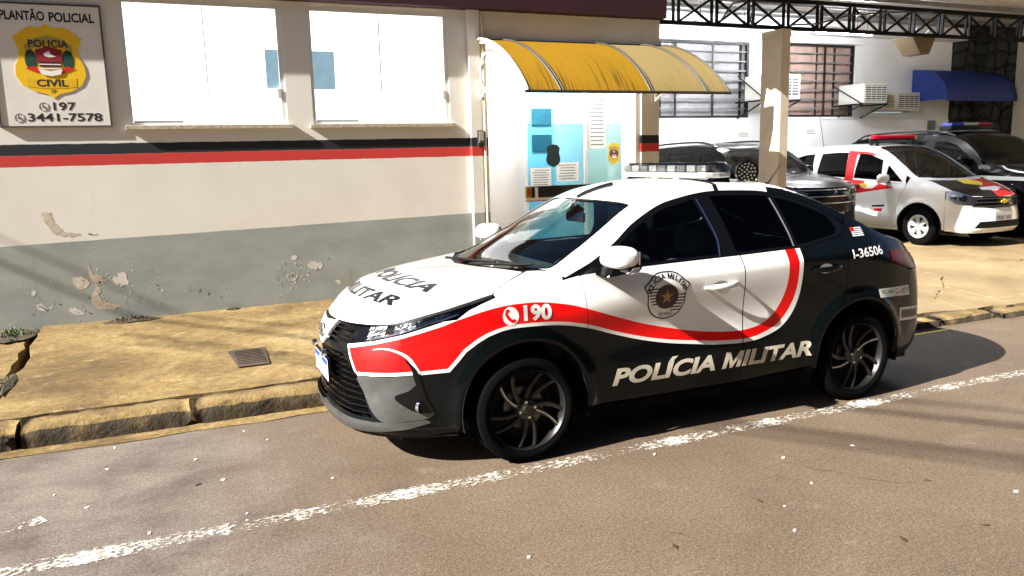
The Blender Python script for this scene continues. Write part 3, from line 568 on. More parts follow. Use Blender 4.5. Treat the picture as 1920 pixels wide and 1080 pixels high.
# ------------------------------------------------------------------ sign on the wall
sg = empty('police_sign', (-.895, YW, 2.70), 0, 'white police sign with gold shield and phone numbers on the wall', 'sign')
mb = MB(); mb.box(-.46, .455, -.02, -.001, -.55, .56); mb.build('panel', mat('sign_white', (.72, .69, .64), .5, noise=(4, .06)), sg)
mb = MB()
for b in ((-.475, .47, .56, .575), (-.475, .47, -.565, -.55), (-.475, -.46, -.55, .56), (.455, .47, -.55, .56)): mb.box(b[0], b[1], -.028, -.001, b[2], b[3])
mb.build('frame', mat('sign_frame', (.07, .06, .055), .5), sg)
def stxt(t, size, x, z, w=None, bold=.02): flat_text('lettering', t, size, (x, -.0215, z), M_INK, sg, bold=bold, width=w)
stxt('PLANTÃO', .115, -.192, .455, .366, .03); stxt('POLICIAL', .115, .215, .450, .38, .03); stxt('197', .105, .06, -.372, .19, .02); stxt('3441-7578', .105, .07, -.475, .63, .02)
for x, z in ((-.10, -.372), (-.31, -.475)):
    mb = MB(); mb.lathe([(.036, -.0225), (.042, -.0225), (.042, -.0205), (.036, -.0205), (.036, -.0225)], (x, 0, z), 'y', 24); mb.build('phone_symbol', mat('grey_ink', (.28, .28, .29), .6), sg)
    mb = MB(); mb.tube([(x-.012, -.0215, z+.02), (x-.014, -.0215, z), (x+.0, -.0215, z-.014), (x+.014, -.0215, z-.016)], .005, 6); mb.build('phone_symbol', MATS['grey_ink'], sg)
M_SHY = mat('shield_yellow', (.80, .50, .012), .45)
so = shield('shield', -.005, .05, .338, -.0205, M_SHY, sg, .99, 'arms', .004)
flat_text('lettering', 'POLICIA', .095, (-.005, -.028, .05+.338*.46), M_INK, so, bold=.02, width=.33)
sheet('name_scroll', [(-.215, -.105), (-.1, -.12), (.1, -.12), (.205, -.105), (.20, -.185), (.1, -.20), (-.1, -.20), (-.21, -.185)], mat('scroll_yellow', (.70, .43, .012), .45), so, y=-.0248, t=.0012)
flat_text('lettering', 'CIVIL', .09, (-.005, -.0268, -.155), M_INK, so, bold=.025, width=.26); flat_text('lettering', 'SP', .05, (.0, -.0258, -.232), M_INK, so, bold=.01)
# ------------------------------------------------------------------ carport and yard building
YB = 14.0
yb = empty('yard_building', (0, 0, 0), 0, 'long white building with barred windows behind the parked cars', 'building')
B1, B2 = (8.9, 11.75, 2.45, 4.03), (12.78, 14.78, 2.46, 4.06); AC3 = (15.34, 16.62, 2.55, 3.02)
V, F = holed(5.98, 17.95, 2.38, 5.4, YB, YB+.25, [B1, B2, AC3]); mk('wall', V, F, M_WHITE, yb)
mb = MB(); mb.box(5.98, 16.9, YB-.28, YB+.25, .1, 2.38); mb.build('low_wall', M_WHITE, yb)
mb = MB(); mb.box(5.98, 17.95, YB-.42, YB-.002, 4.22, 4.50); mb.build('beam', M_WHITE, yb, bevel=.01)
mb = MB(); mb.box(16.9, 17.95, YB-.02, YB+.25, .1, 2.38); mb.build('wall', M_WHITE, yb)
mb = MB(); mb.box(16.98, 17.45, YB-.06, YB-.021, .15, 2.36); mb.build('grey_door', mat('grey_door_paint', (.14, .17, .19), .5), yb)
def barred(b, blind, lab):
    x0, x1, z0, z1 = b; w = empty('window', (0, 0, 0)); w.parent = yb; w['label'] = lab; n = int((x1-x0)/.085); V = []; F = []; r = random.Random(int(x0*10))
    for i in range(n):
        if r.random() < .08: continue
        a = x0+(i+.08)*(x1-x0)/n; c = a+.86*(x1-x0)/n; k = len(V); d = r.uniform(0, .03); V += [(a, YB+.16+d, z0), (c, YB+.14, z0), (c, YB+.14, z1), (a, YB+.16+d, z1)]; F.append((k, k+1, k+2, k+3))
    bl = mk('vertical_blinds', V, F, blind, w); bl['kind'] = 'stuff'
    mb = MB(); mb.box(x0, x1, YB+.20, YB+.22, z0, z1); mb.build('room_backing', mat('dark_room', (.03, .028, .027), .8), w)
    mb = MB()
    for a in ((x0, x0+.06), (x1-.06, x1)): mb.box(a[0], a[1], YB+.02, YB+.09, z0, z1)
    mb.box(x0+.06, x1-.06, YB+.02, YB+.09, z1-.05, z1); mb.box(x0+.06, x1-.06, YB+.02, YB+.09, z0, z0+.05); mb.build('frame', M_STEEL, w)
    for k in range(1, 8):
        z = z0+k*(z1-z0)/8; mb = MB(); mb.box(x0+.06, x1-.06, YB+.04, YB+.075, z-.013, z+.013); mb.build('bar', mat('pale_grey_bar', (.16, .16, .165), .5), w)
    nm = 3 if x1-x0 > 2.5 else 2
    for k in range(1, nm):
        x = x0+k*(x1-x0)/nm+(.12 if nm == 2 else 0); mb = MB(); mb.box(x-.022, x+.022, YB+.015, YB+.039, z0+.05, z1-.05); mb.build('mullion', M_STEEL, w)
    mb = MB(); mb.box(x0-.05, x1+.05, YB-.05, YB+.015, z0-.05, z0-.003); mb.build('sill', M_WHITE, w)
    mb = MB(); mb.box(x0-.02, x1+.12, YB-.10, YB-.003, z1+.003, z1+.10); mb.build('hood', M_WHITE, w)
barred(B1, mat('white_blinds', (.30, .30, .305), .8, noise=(3, .15)), 'barred window with white vertical blinds, left of the column'); barred(B2, mat('brown_blinds', (.30, .205, .165), .8, noise=(3, .2)), 'barred window with brown vertical blinds, right of the column')
def aircon(x0, x1, z0, z1, y0, y1, lab, split=False, cradle=True):
    t = empty('air_conditioner', ((x0+x1)/2, y0, z0), 0, lab, 'air conditioner', 'window air conditioners'); w = (x1-x0)/2; h = z1-z0; d = y1-y0; body = mat('ivory_case', (.66, .65, .60), .45, noise=(5, .06))
    mb = MB(); mb.box(-w, w, 0, d, 0, h); mb.build('case', body, t, bevel=.012)
    gx0 = -w*.1 if split else -w+.05
    if not split or True:
        mb = MB(); mb.box(gx0, w-.05, -.006, .0, .05, h-.05); mb.build('grille_recess', mat('grille_dark', (.03, .03, .032), .6), t)
        for k in range(7):
            z = .07+k*(h-.14)/6; mb = MB(); mb.box(gx0, w-.05, -.016, -.0065, z-.012, z+.010); mb.build('louvre', body, t)
        for k in range(1, 4):
            x = gx0+k*(w-.05-gx0)/4; mb = MB(); mb.box(x-.008, x+.008, -.018, -.0165, .05, h-.05); mb.build('louvre_rib', body, t)
    if split:
        for k in range(3):
            z = .07+k*(h-.12)/3; mb = MB(); mb.box(-w+.12, -w*.35, -.008, -.0005, z, z+.09); mb.build('vent_panel', mat('vent_panel', (.40, .37, .27), .5), t, bevel=.006)
    if cradle:
        for s in (-w-.02, w+.02): mb = MB(); mb.bar((s, .0, -.02), (s, d+.25, -.02), .03); mb.bar((s, 0, -.02), (s, d+.2, -.35), .025); mb.bar((s, .02, -.02), (s, d+.22, h*1.1), .018); mb.build('cradle', M_STEEL, t)
aircon(11.42, 12.28, 2.78, 3.28, 13.05, 13.75, 'air conditioner half hidden behind the cream column', False); aircon(14.30, 15.0, 2.72, 3.15, 13.25, 13.98, 'air conditioner hung beside the brown barred window', False); aircon(15.36, 16.60, 2.58, 3.00, 13.72, 14.2, 'wide ivory air conditioner set in the wall near the blue awning', True, False)
for x0, x1, z0, z1, lab in ((9.02, 9.42, 1.86, 2.05, 'small white notice on the low wall left of the dark car'), (11.2, 11.55, 2.02, 2.15, 'small white notice on the low wall beside the column'), (13.1, 13.4, 2.05, 2.2, 'small white notice on the low wall above the white car')):
    t = empty('wall_notice', (0, 0, 0), 0, lab, 'notice'); notice(x0, x1, z0, z1, 3, int(x0*10), t, YB-.2805)
# stone wall: separate rubble stones
sw = empty('stone_wall', (0, 0, 0), 0, 'dark rubble stone wall right of the blue awning', 'wall'); mb = MB(); mb.box(17.96, 22.5, YB+.0, YB+.3, .1, 4.7); mb.build('mortar', mat('dark_mortar', (.02, .022, .022), .95), sw)
rs = random.Random(11); msts = [mat('rubble_%s' % n, c, .85, noise=(6, .35), bump=(14, .5)) for n, c in (('grey', (.04, .043, .04)), ('green', (.028, .036, .033)), ('brown', (.05, .043, .034)))]
NX, NZ = 12, 14; gp = {}
for i in range(NX+1):
    for j in range(NZ+1): gp[i, j] = (17.98+i*.375+(rs.uniform(-.11, .11) if 0 < i < NX else 0), .15+j*.32+(rs.uniform(-.10, .10) if 0 < j < NZ else 0))
for i in range(NX):
    for j in range(NZ):
        q = [np.array(gp[i, j]), np.array(gp[i+1, j]), np.array(gp[i+1, j+1]), np.array(gp[i, j+1])]; c = sum(q)/4; pr = []
        for a, b in zip(q, q[1:]+q[:1]): pr += [a*.82+b*.18, a*.5+b*.5+np.array([rs.uniform(-.02, .02), rs.uniform(-.02, .02)]), a*.18+b*.82]
        pr = [c+(p-c)*.93 for p in pr]; dep = rs.uniform(.04, .12); n = len(pr)
        V = [(p[0], YB+.01, p[1]) for p in pr]+[(c[0]+(p[0]-c[0])*.86, YB-dep*.8, c[1]+(p[1]-c[1])*.86) for p in pr]+[(c[0]+rs.uniform(-.05, .05), YB-dep*1.25, c[1]+rs.uniform(-.05, .05))]
        mk('stone', V, [(k, (k+1) % n, n+(k+1) % n, n+k) for k in range(n)]+[(n+k, n+(k+1) % n, 2*n) for k in range(n)], msts[(i*5+j*3) % 3], sw)
# blue fabric awning
ba = empty('blue_awning', (0, 0, 0), 0, 'dark blue fabric awning over the grey yard door', 'awning'); mblu = mat('blue_canvas', (.012, .035, .22), .7, noise=(5, .15))
prof = [(YB-.02-.95*math.sin(a), 2.92+.62*math.cos(a)) for a in np.linspace(0, math.pi/2, 10)]
V = []; F = []
for x in (16.62, 19.0):
    for y, z in prof: V.append((x, y, z))
F = [(k, k+1, 10+k+1, 10+k) for k in range(9)]; mk('canopy', V, F, mblu, ba, smooth=True)
for x in (16.62, 19.0): mk('end_panel', [(x, y, z) for y, z in prof]+[(x, YB-.02, 2.92)], [tuple(range(11))], mblu, ba)
mb = MB(); mb.box(16.60, 19.02, YB-.985, YB-.965, 2.76, 2.93); mb.build('valance', mblu, ba); mb = MB(); mb.box(16.60, 16.625, YB-.965, YB-.03, 2.80, 2.92); mb.build('valance', mblu, ba)
# carport: columns, truss, corrugated roof
cp = empty('carport', (0, 0, 0), 0, 'carport roof of corrugated sheet on a black lattice truss', 'carport')
YT = 9.0
M_TRUSS = mat('black_truss_paint', (.002, .002, .0022), .7, spec=.15)
def chord(z, h): mb = MB(); mb.box(5.98, 22.0, YT-.03, YT+.03, z, z+h); return mb
chord(3.40, .05).build('bottom_chord', M_TRUSS, cp); chord(3.76, .06).build('top_chord', M_TRUSS, cp)
x = 6.28; k = 0
while x < 17:
    for dx in (0, .085):
        mb = MB(); mb.box(x+dx-.014, x+dx+.014, YT-.018, YT+.018, 3.45, 3.76); mb.build('lattice_post', M_TRUSS, cp)
    for a, b, yy in (((x+.1, 3.455), (x+.60, 3.755), -.024), ((x+.1, 3.755), (x+.60, 3.455), .024)):
        mb = MB(); mb.bar((a[0], YT+yy, a[1]), (b[0], YT+yy, b[1]), .028, .028); mb.build('lattice_diagonal', M_TRUSS, cp)
    x += .615
mb = MB(); mb.tube([(7.0, YT-.05, 3.46), (7.2, YT-.05, 3.70), (7.42, YT-.05, 3.745), (7.55, YT-.05, 3.66), (7.50, YT-.05, 3.5), (7.56, YT-.05, 3.42)], .013, 6); mb.build('cable', M_STEEL, cp, smooth=True)
mb = MB(); mb.tube([(8.2, YT-.05, 3.46), (8.7, YT-.05, 3.50), (9.3, YT-.05, 3.64), (10.1, YT-.05, 3.72), (11, YT-.05, 3.77)], .013, 6); mb.build('cable', M_STEEL, cp, smooth=True)
NXR = 150; V = []; F = []
for j in range(NXR+1):
    y = 7.7+j*(14.4-7.7)/NXR; z = 3.90+(y-8.55)*.145+.022*math.sin(2*math.pi*y/.18)
    V += [(5.98, y, z), (22, y, z)]
F = [(2*j, 2*j+1, 2*j+3, 2*j+2) for j in range(NXR)]; mk('roof_sheet', V, F, mat('corrugated_sheet', (.50, .47, .44), .55, .1, noise=(1.5, .2)), cp, smooth=True)
for y in (9.0, 10.8, 12.6):
    mb = MB(); mb.box(5.98, 22, y-.03, y+.03, 3.83+(y-8.55)*.145-.035, 3.83+(y-8.55)*.145+.025); mb.build('purlin', M_GALV, cp)
def column(x0, x1, y0, y1, lab, lower=None):
    t = empty('column', ((x0+x1)/2, (y0+y1)/2, .1), 0, lab, 'column', 'carport columns'); w, d = (x1-x0)/2, (y1-y0)/2
    mb = MB(); mb.box(-w, w, -d, d, 0, 3.19 if x0 < 12 else 4.25); mb.build('shaft', M_CREAM, t, bevel=.008); mb = MB(); mb.box(-w-.004, w+.004, -d-.004, d+.004, 3.19 if x0 < 12 else 4.25, 3.295 if x0 < 12 else 4.36); mb.build('capital', M_CREAM, t, bevel=.004)
    mb = MB(); mb.box(-w-.003, w+.003, -d-.003, d+.003, -.1, .0); mb.build('footing', mat('grey_footing', (.25, .25, .23), .8), t)
column(7.985, 8.14, 8.86, 9.27, 'square cream column standing in front of the dark car'); column(19.10, 19.50, 12.75, 13.15, 'cream column at the right edge beside the stone wall')
# floodlight hung from the truss, switched off
t = empty('hanging_light', (11.03, 9.3, 3.43), 0, 'brown floodlight hanging unlit under the truss', 'floodlight')
mb = MB()
V = [(-.26, -.2, 0), (.26, -.2, 0), (.26, .2, 0), (-.26, .2, 0), (-.02, -.17, -.26), (.17, -.17, -.26), (.17, .17, -.26), (-.02, .17, -.26)]
mb.add(V, [(0, 1, 2, 3), (4, 7, 6, 5), (0, 4, 5, 1), (1, 5, 6, 2), (2, 6, 7, 3), (3, 7, 4, 0)]); mb.build('hood', mat('brown_lamp_case', (.13, .095, .05), .5), t, bevel=.015)
for x in (-.14, .14): mb = MB(); mb.bar((x, 0, 0), (x, -.2, .12), .016); mb.build('hanger', M_STEEL, t)
# added fill tubes under the carport roof, brightening wall and parked cars
for x, ty, tz, lab in ((9.6, 12.2, 4.03, 'added fluorescent fill tube under the carport roof above the dark car'), (12.4, 12.2, 4.03, 'added fluorescent fill tube under the carport roof above the white car'), (10.3, 10.0, 3.60, 'added fluorescent fill tube hidden low behind the truss between the two parked cars')):
    t = empty('carport_fill_tube', (x, ty, tz), 0, lab, 'lamp', 'added carport fill tubes'); mb = MB(); mb.box(-.62, .62, -.05, .05, 0, .06); mb.build('batten', M_PIPEW, t); mb = MB(); mb.tube([(-.6, 0, -.02), (.6, 0, -.02)], .015, 8); mb.build('tube', mat('fill_tube_glow', (1, 1, 1), .5, emit=240, ecol=(.93, .96, 1)), t)
    for sx in (-.5, .5): mb = MB(); mb.bar((sx, 0, .06), (sx, 0, .40), .012); mb.build('hanger', M_GALV, t)
# parked-yard side boundary beyond the frame
bw = empty('boundary_wall', (0, 0, 0), 0, 'plain wall closing the yard on the right', 'wall'); mb = MB(); mb.box(22.5, 22.7, 5.3, 14.4, .1, 4.2); mb.build('wall', M_CREAM, bw)
# ------------------------------------------------------------------ the other side of the street, behind the viewpoint
op = empty('opposite_building', (0, 0, 0), 0, 'long dark shaded building on the far side of the street behind the viewpoint', 'building')
mb = MB(); mb.box(-40, 60, -9.4, -9.0, 0, 10); mb.build('wall', mat('shaded_brick', (.045, .040, .034), .9, noise=(1.5, .3)), op)
for i in range(18):
    x = -36+i*5.2; mb = MB(); mb.box(x, x+1.6, -8.998, -8.95, 1.2, 2.9); mb.build('window', mat('dark_pane', (.02, .022, .025), .2), op)
for i, (px_, py_) in enumerate(((-10.4, 7.54), (-10.2, 7.80), (-6.7, 2.19), (-6.52, 1.72))):
    mb = MB(); d = np.array([.655, -.755]); a = np.array([px_, py_])-d*6; b = np.array([px_, py_])+d*26; n = 24
    mb.tube([(*(a+(b-a)*k/n), 7.0-.25*math.sin(math.pi*k/n)) for k in range(n+1)], .020 if i % 2 == 0 else .013, 6); o = mb.build('overhead_cable', M_BLACK, None, smooth=True)
    tag(o, ('thick', 'thin')[i % 2]+' black overhead cable crossing the street '+('toward the left wall', 'toward the right')[i//2], 'cable', 'overhead cables')
tag(rect('far_pavement', -90, 120, -9.0, -7.6, .12, M_SIDE), kind='structure')
# ---------------------------------------------------------------- car body surface
def fc_slopes(X, Y):
    """monotone cubic slopes, last axis = knots"""
    h = np.diff(X, axis=-1); h = np.where(np.abs(h) < 1e-9, 1e-9, h)
    dl = np.diff(Y, axis=-1) / h
    m = np.zeros_like(Y)
    m[..., 0] = dl[..., 0]; m[..., -1] = dl[..., -1]
    a, b = dl[..., :-1], dl[..., 1:]; ha, hb = h[..., :-1], h[..., 1:]
    w1, w2 = 2*hb+ha, hb+2*ha
    den = np.where(np.abs(a) < 1e-12, 1e-12, a); den2 = np.where(np.abs(b) < 1e-12, 1e-12, b)
    hm = (w1+w2) / (w1/den + w2/den2 + 1e-30)
    m[..., 1:-1] = np.where(a*b > 0, hm, 0)
    return m
def pchip_rows(X, Y, x):
    """X,Y (N,K) knots, x (N,) -> (N,)"""
    m = fc_slopes(X, Y); N, K = X.shape
    i = np.clip((x[:, None] >= X).sum(1)-1, 0, K-2); r = np.arange(N)
    h = X[r, i+1]-X[r, i]; h = np.where(np.abs(h) < 1e-9, 1e-9, h)
    t = (x-X[r, i])/h; y0, y1, m0, m1 = Y[r, i], Y[r, i+1], m[r, i], m[r, i+1]
    lo, hi = t < 0, t > 1; tc = np.clip(t, 0, 1)
    v = (2*tc**3-3*tc**2+1)*y0+(tc**3-2*tc**2+tc)*h*m0+(-2*tc**3+3*tc**2)*y1+(tc**3-tc**2)*h*m1
    return v + np.where(lo, t*h*m0, 0) + np.where(hi, (t-1)*h*m1, 0)
def pchip(xk, yk, x):
    x = np.atleast_1d(np.asarray(x, float)); n = len(x)
    return pchip_rows(np.tile(np.asarray(xk, float), (n, 1)), np.tile(np.asarray(yk, float), (n, 1)), x)
def sstep(t):
    t = np.clip(t, 0, 1); return t*t*(3-2*t)
class Shell:
    """half body: side wall W(s,z) wrapped round the plan outline, top skin T(s,r); front is -x, near side -y"""
    def __init__(self, plan, stations, edge, center, x_fc, x_rc, crown=(2.6, .65), arches=()):
        P = np.array(plan, float)
        # natural smooth resample through mirrored points
        full = np.vstack([P[1:][::-1]*[1, -1], P, P[:-1][::-1]*[1, -1]])
        t = np.r_[0, np.cumsum(np.hypot(*np.diff(full, axis=0).T))]
        i0 = len(P)-1; tt = np.linspace(t[i0], t[i0+len(P)-1], 1600)
        def cr(k):                     # Catmull-Rom (non uniform)
            y = full[:, k]; m = np.gradient(y, t); i = np.clip(np.searchsorted(t, tt)-1, 0, len(t)-2)
            h = t[i+1]-t[i]; u = (tt-t[i])/h
            return (2*u**3-3*u**2+1)*y[i]+(u**3-2*u**2+u)*h*m[i]+(-2*u**3+3*u**2)*y[i+1]+(u**3-u**2)*h*m[i+1]
        x, y = cr(0), cr(1)
        s = np.r_[0, np.cumsum(np.hypot(np.diff(x), np.diff(y)))]
        s -= np.interp(0, x, s)
        dx, dy = np.gradient(x, s), np.gradient(y, s); k = 9
        sm = lambda a: np.convolve(np.pad(a, k*6, mode='edge'), np.ones(12*k+1)/(12*k+1), 'valid')
        dx, dy = sm(dx), sm(dy); l = np.hypot(dx, dy)
        self.s, self.x, self.y, self.nx, self.ny = s, x, y, -dy/l, dx/l
        self.nx[0], self.ny[0] = -1, 0; self.nx[-1], self.ny[-1] = 1, 0
        self.S0, self.S1 = s[0], s[-1]
        ks = np.array([self.key(a[0]) for a in stations]); o = np.argsort(ks)
        self.ks = ks[o]; self.KZ = np.array([stations[i][1] for i in o], float); self.KD = np.array([stations[i][2] for i in o], float)
        self.ek = np.array([self.key(a[0]) for a in edge]); self.ez = np.array([a[1] for a in edge], float)
        self.ck = np.array([self.key(a[0]) for a in center]); self.cx = np.array([a[1] for a in center], float); self.cz = np.array([a[2] for a in center], float)
        self.sf, self.sr = self.key(x_fc), self.key(x_rc)
        self.n, self.e = crown; self.arches = arches
    def key(self, k):
        if k == 'F': return self.S0
        if k == 'R': return self.S1
        return float(np.interp(k, self.x, self.s))
    def raw(self, s, z):
        N = len(s); KZ = np.stack([pchip(self.ks, self.KZ[:, j], s) for j in range(self.KZ.shape[1])], 1)
        KD = np.stack([pchip(self.ks, self.KD[:, j], s) for j in range(self.KD.shape[1])], 1)
        d = pchip_rows(KZ, KD, z)
        x = np.interp(s, self.s, self.x); y = np.interp(s, self.s, self.y)
        for ax, az, ar, amt in self.arches:
            rr = np.hypot(x-ax, z-az); d = d + amt*np.exp(-((rr-ar)/.045)**2)*(z < az+ar+.1)
        nx = np.interp(s, self.s, self.nx); ny = np.interp(s, self.s, self.ny)
        return np.stack([x+nx*d, y+ny*d, z], 1)
    def edge(self, s):
        z = pchip(self.ek, self.ez, s); return self.raw(s, z)
    def T(self, s, r):
        s = np.atleast_1d(np.asarray(s, float)); r = np.atleast_1d(np.asarray(r, float))
        E = self.edge(s); xc = pchip(self.ck, self.cx, s); zc = pchip(self.ck, self.cz, s)
        a = np.abs(r); f = np.maximum(1-a**self.n, 0)**self.e
        return np.stack([xc+(E[:, 0]-xc)*a**2, E[:, 1]*r, E[:, 2]+(zc-E[:, 2])*f], 1)
    def ztop(self, s):
        s = np.atleast_1d(np.asarray(s, float)); z = pchip(self.ek, self.ez, s)
        for lim, end, m in ((self.sf, self.S0, s < self.sf), (self.sr, self.S1, s > self.sr)):
            if m.any():
                r = (s[m]-end)/(lim-end); z[m] = self.T(np.full(m.sum(), lim), r)[:, 2]
        return z
    def W(self, s, z):
        s = np.atleast_1d(np.asarray(s, float)); z = np.atleast_1d(np.asarray(z, float))
        P = self.raw(s, z)
        for lim, end, m in ((self.sf, self.S0, s < self.sf), (self.sr, self.S1, s > self.sr)):
            if m.any():
                r = (s[m]-end)/(lim-end); Tt = self.T(np.full(m.sum(), lim), r)
                dlt = Tt-self.raw(s[m], Tt[:, 2]); w = sstep(1-(Tt[:, 2]-z[m])/.30)[:, None]
                P[m] += dlt*w*[1, 1, 0]
        return P
    def N(self, fn, a, b, e=.004):
        n = np.cross(fn(a+e, b)-fn(a-e, b), fn(a, b+e)-fn(a, b-e))
        return n/np.maximum(np.linalg.norm(n, axis=1), 1e-9)[:, None]
# ---------------------------------------------------------------- sedan
def sedan():
    plan = [(-2.265, 0), (-2.25, .25), (-2.19, .48), (-2.04, .66), (-1.76, .785), (-1.3, .85), (-.7, .868), (0, .872), (.7, .87), (1.25, .86),
            (1.68, .82), (2.0, .71), (2.17, .52), (2.27, .26), (2.30, 0)]
    st = [('F', [.19, .27, .36, .50, .64, .72, .80, 1.0], [-.10, -.01, -.01, -.03, -.03, -.05, -.09, -.3]),
          (-2.18, [.19, .27, .36, .50, .64, .72, .84, 1.0], [-.08, .0, -.005, -.02, -.02, -.035, -.10, -.3]),
          (-1.75, [.19, .27, .36, .55, .70, .82, .93, 1.05], [-.05, -.01, 0, .0, .005, -.005, -.05, -.2]),
          (-1.3, [.20, .30, .42, .62, .80, .92, 1.0, 1.15], [-.06, -.02, 0, .0, .005, -.005, -.06, -.25]),
          (-.9, [.20, .30, .42, .66, .86, 1.03, 1.12, 1.25], [-.06, -.02, -.005, -.02, .0, -.045, -.10, -.19]),
          (-.5, [.20, .30, .42, .68, .93, 1.075, 1.24, 1.38], [-.06, -.02, -.005, -.03, .0, -.045, -.14, -.23]),
          (-.1, [.20, .30, .42, .70, .98, 1.085, 1.30, 1.52], [-.06, -.02, -.005, -.032, .0, -.045, -.15, -.27]),
          (.4, [.20, .30, .42, .70, 1.00, 1.10, 1.31, 1.53], [-.06, -.02, -.005, -.03, .0, -.045, -.15, -.27]),
          (.85, [.20, .30, .42, .68, 1.01, 1.12, 1.30, 1.47], [-.06, -.02, -.005, -.015, .0, -.05, -.15, -.25]),
          (1.25, [.20, .30, .45, .66, 1.0, 1.14, 1.24, 1.36], [-.06, -.02, 0, .005, .0, -.06, -.12, -.20]),
          (1.7, [.22, .32, .45, .66, .90, 1.0, 1.08, 1.2], [-.06, -.015, 0, .0, -.005, -.04, -.09, -.2]),
          (2.1, [.24, .34, .46, .60, .80, .90, 1.0, 1.2], [-.05, -.01, 0, -.005, -.03, -.06, -.11, -.25]),
          ('R', [.26, .36, .46, .60, .75, .88, 1.0, 1.2], [-.05, 0, 0, -.02, -.09, -.12, -.14, -.25])]
    edge = [('F', .80), (-2.0, .86), (-1.8, .90), (-1.4, .985), (-1.0, 1.06), (-.8, 1.165), (-.635, 1.26), (-.445, 1.375), (-.17, 1.485), (.2, 1.53),
            (.68, 1.495), (1.0, 1.40), (1.25, 1.285), (1.5, 1.175), (1.75, 1.09), (2.0, 1.02), ('R', 1.0)]
    center = [(-1.98, -2.20, .805), (-1.9, -2.12, .89), (-1.7, -1.97, .985), (-1.4, -1.62, 1.05), (-1.05, -1.22, 1.09), (-1.0, -1.16, 1.10), (-.8, -.97, 1.19), (-.445, -.52, 1.41),
              (-.32, -.40, 1.465), (-.17, -.22, 1.515), (.2, .2, 1.565), (.6, .6, 1.555), (.9, .93, 1.49), (1.25, 1.33, 1.33), (1.5, 1.62, 1.19), (1.62, 1.76, 1.13), (1.75, 1.88, 1.10), (1.95, 2.2, 1.06)]
    return Shell(plan, st, edge, center, -1.97, 1.93, arches=((-1.265, .33, .40, .022), (1.255, .33, .40, .022)))
# ------------------------------------------------------------------ panels cut from the body surface
def ccw(P):
    P = [tuple(p) for p in P]; a = sum(P[i][0]*P[(i+1) % len(P)][1]-P[(i+1) % len(P)][0]*P[i][1] for i in range(len(P)))
    return P if a > 0 else P[::-1]
def inset(P, d):
    P = [np.array(p) for p in ccw(P)]; n = len(P); out = []
    for i in range(n):
        a, b, c = P[i-1], P[i], P[(i+1) % n]; u, v = b-a, c-b; u = u/(np.linalg.norm(u)+1e-9); v = v/(np.linalg.norm(v)+1e-9)
        n1, n2 = np.array([-u[1], u[0]]), np.array([-v[1], v[0]]); m = n1+n2; k = max(.35, 1+n1@n2); out.append(tuple(b+m*d/k))
    return out
def dense(P, h):
    out = []; n = len(P)
    for i in range(n):
        a, b = np.array(P[i]), np.array(P[(i+1) % n]); k = max(1, int(np.ceil(np.linalg.norm(b-a)/h)))
        out += [tuple(a+(b-a)*j/k) for j in range(k)]
    return out
def patch_data(sh, kind, poly, layers=(), holes=(), h=.03, off=0., side=-1, skirt=.012, gap=.0):
    """trim a polygon (s,z) or (s,r) out of the shell; returns verts, normals, faces, material slots"""
    kb = 1. if kind == 'W' else .72
    sc_ = lambda P: [(a, b*kb) for a, b in P]
    if gap: poly = [(a, b/kb) for a, b in inset(sc_(poly), gap)]
    loops = [dense(ccw(sc_(poly)), h)]+[dense(ccw(sc_(q)), h) for q in holes]+[dense(ccw(sc_(q[0])), h) for q in layers]
    pts = []; faces = []
    for L in loops: faces.append(list(range(len(pts), len(pts)+len(L)))); pts += [Vector(p) for p in L]
    A = np.array(loops[0]); lo, hi = A.min(0), A.max(0)
    for i in range(int((hi[0]-lo[0])/h)+1):
        for j in range(int((hi[1]-lo[1])/h)+1): pts.append(Vector((lo[0]+(i+.5+.13*(j % 2))*h, lo[1]+(j+.5)*h)))
    v, e, f, ov, oe, of = delaunay_2d_cdt(pts, [], faces, 1, 1e-6, True)
    nh = len(holes); F = []; mi = []
    for t, o in zip(f, of):
        if 0 not in o or any(1 <= k <= nh for k in o): continue
        m = 0
        for k in o:
            if k > nh: m = max(m, k-nh)
        F.append(list(t)); mi.append(layers[m-1][1] if m else 0)
    used = sorted({i for t in F for i in t}); rm = {u: i for i, u in enumerate(used)}; F = [[rm[i] for i in t] for t in F]
    D = np.array([(v[u].x, v[u].y/kb) for u in used]); fn = sh.W if kind == 'W' else sh.T
    a, b = D[:, 0], D[:, 1]
    if kind == 'T': b = np.clip(b, -.9985, .9985)
    else: a = np.clip(a, sh.S0+1e-5, sh.S1-1e-5)
    P = fn(a, b)
    aa = np.clip(a, sh.S0+.005, sh.S1-.005) if kind == 'W' else a; bb = np.clip(b, -.993, .993) if kind == 'T' else b
    N = sh.N(fn, aa, bb)*(-1 if kind == 'W' else 1)
    P = P+N*off
    # rim
    cnt = {}
    for t in F:
        for i in range(3): k = (t[i], t[(i+1) % 3]); cnt[tuple(sorted(k))] = cnt.get(tuple(sorted(k)), [])+[k]
    V = list(P); NN = list(N); Fo = [tuple(t) for t in F]; mo = list(mi)
    if skirt:
        new = {}
        for k, l in cnt.items():
            if len(l) != 1: continue
            i, j = l[0]
            if kind == 'W' and ((a[i] < sh.S0+.004 and a[j] < sh.S0+.004) or (a[i] > sh.S1-.004 and a[j] > sh.S1-.004)): continue
            for q in (i, j):
                if q not in new: new[q] = len(V); V.append(P[q]-N[q]*skirt); NN.append(N[q])
            Fo.append((j, i, new[i], new[j])); mo.append(0)
    V = np.array(V); NN = np.array(NN)
    if side == -1: V = V*[1, -1, 1]; NN = NN*[1, -1, 1]
    # wind faces with the normals
    out = []
    for t in Fo:
        n = np.cross(V[t[1]]-V[t[0]], V[t[2]]-V[t[0]])
        out.append(tuple(t) if len(t) == 4 or n@NN[t[0]] >= 0 else tuple(t[::-1]))
    return V, NN, out, mo
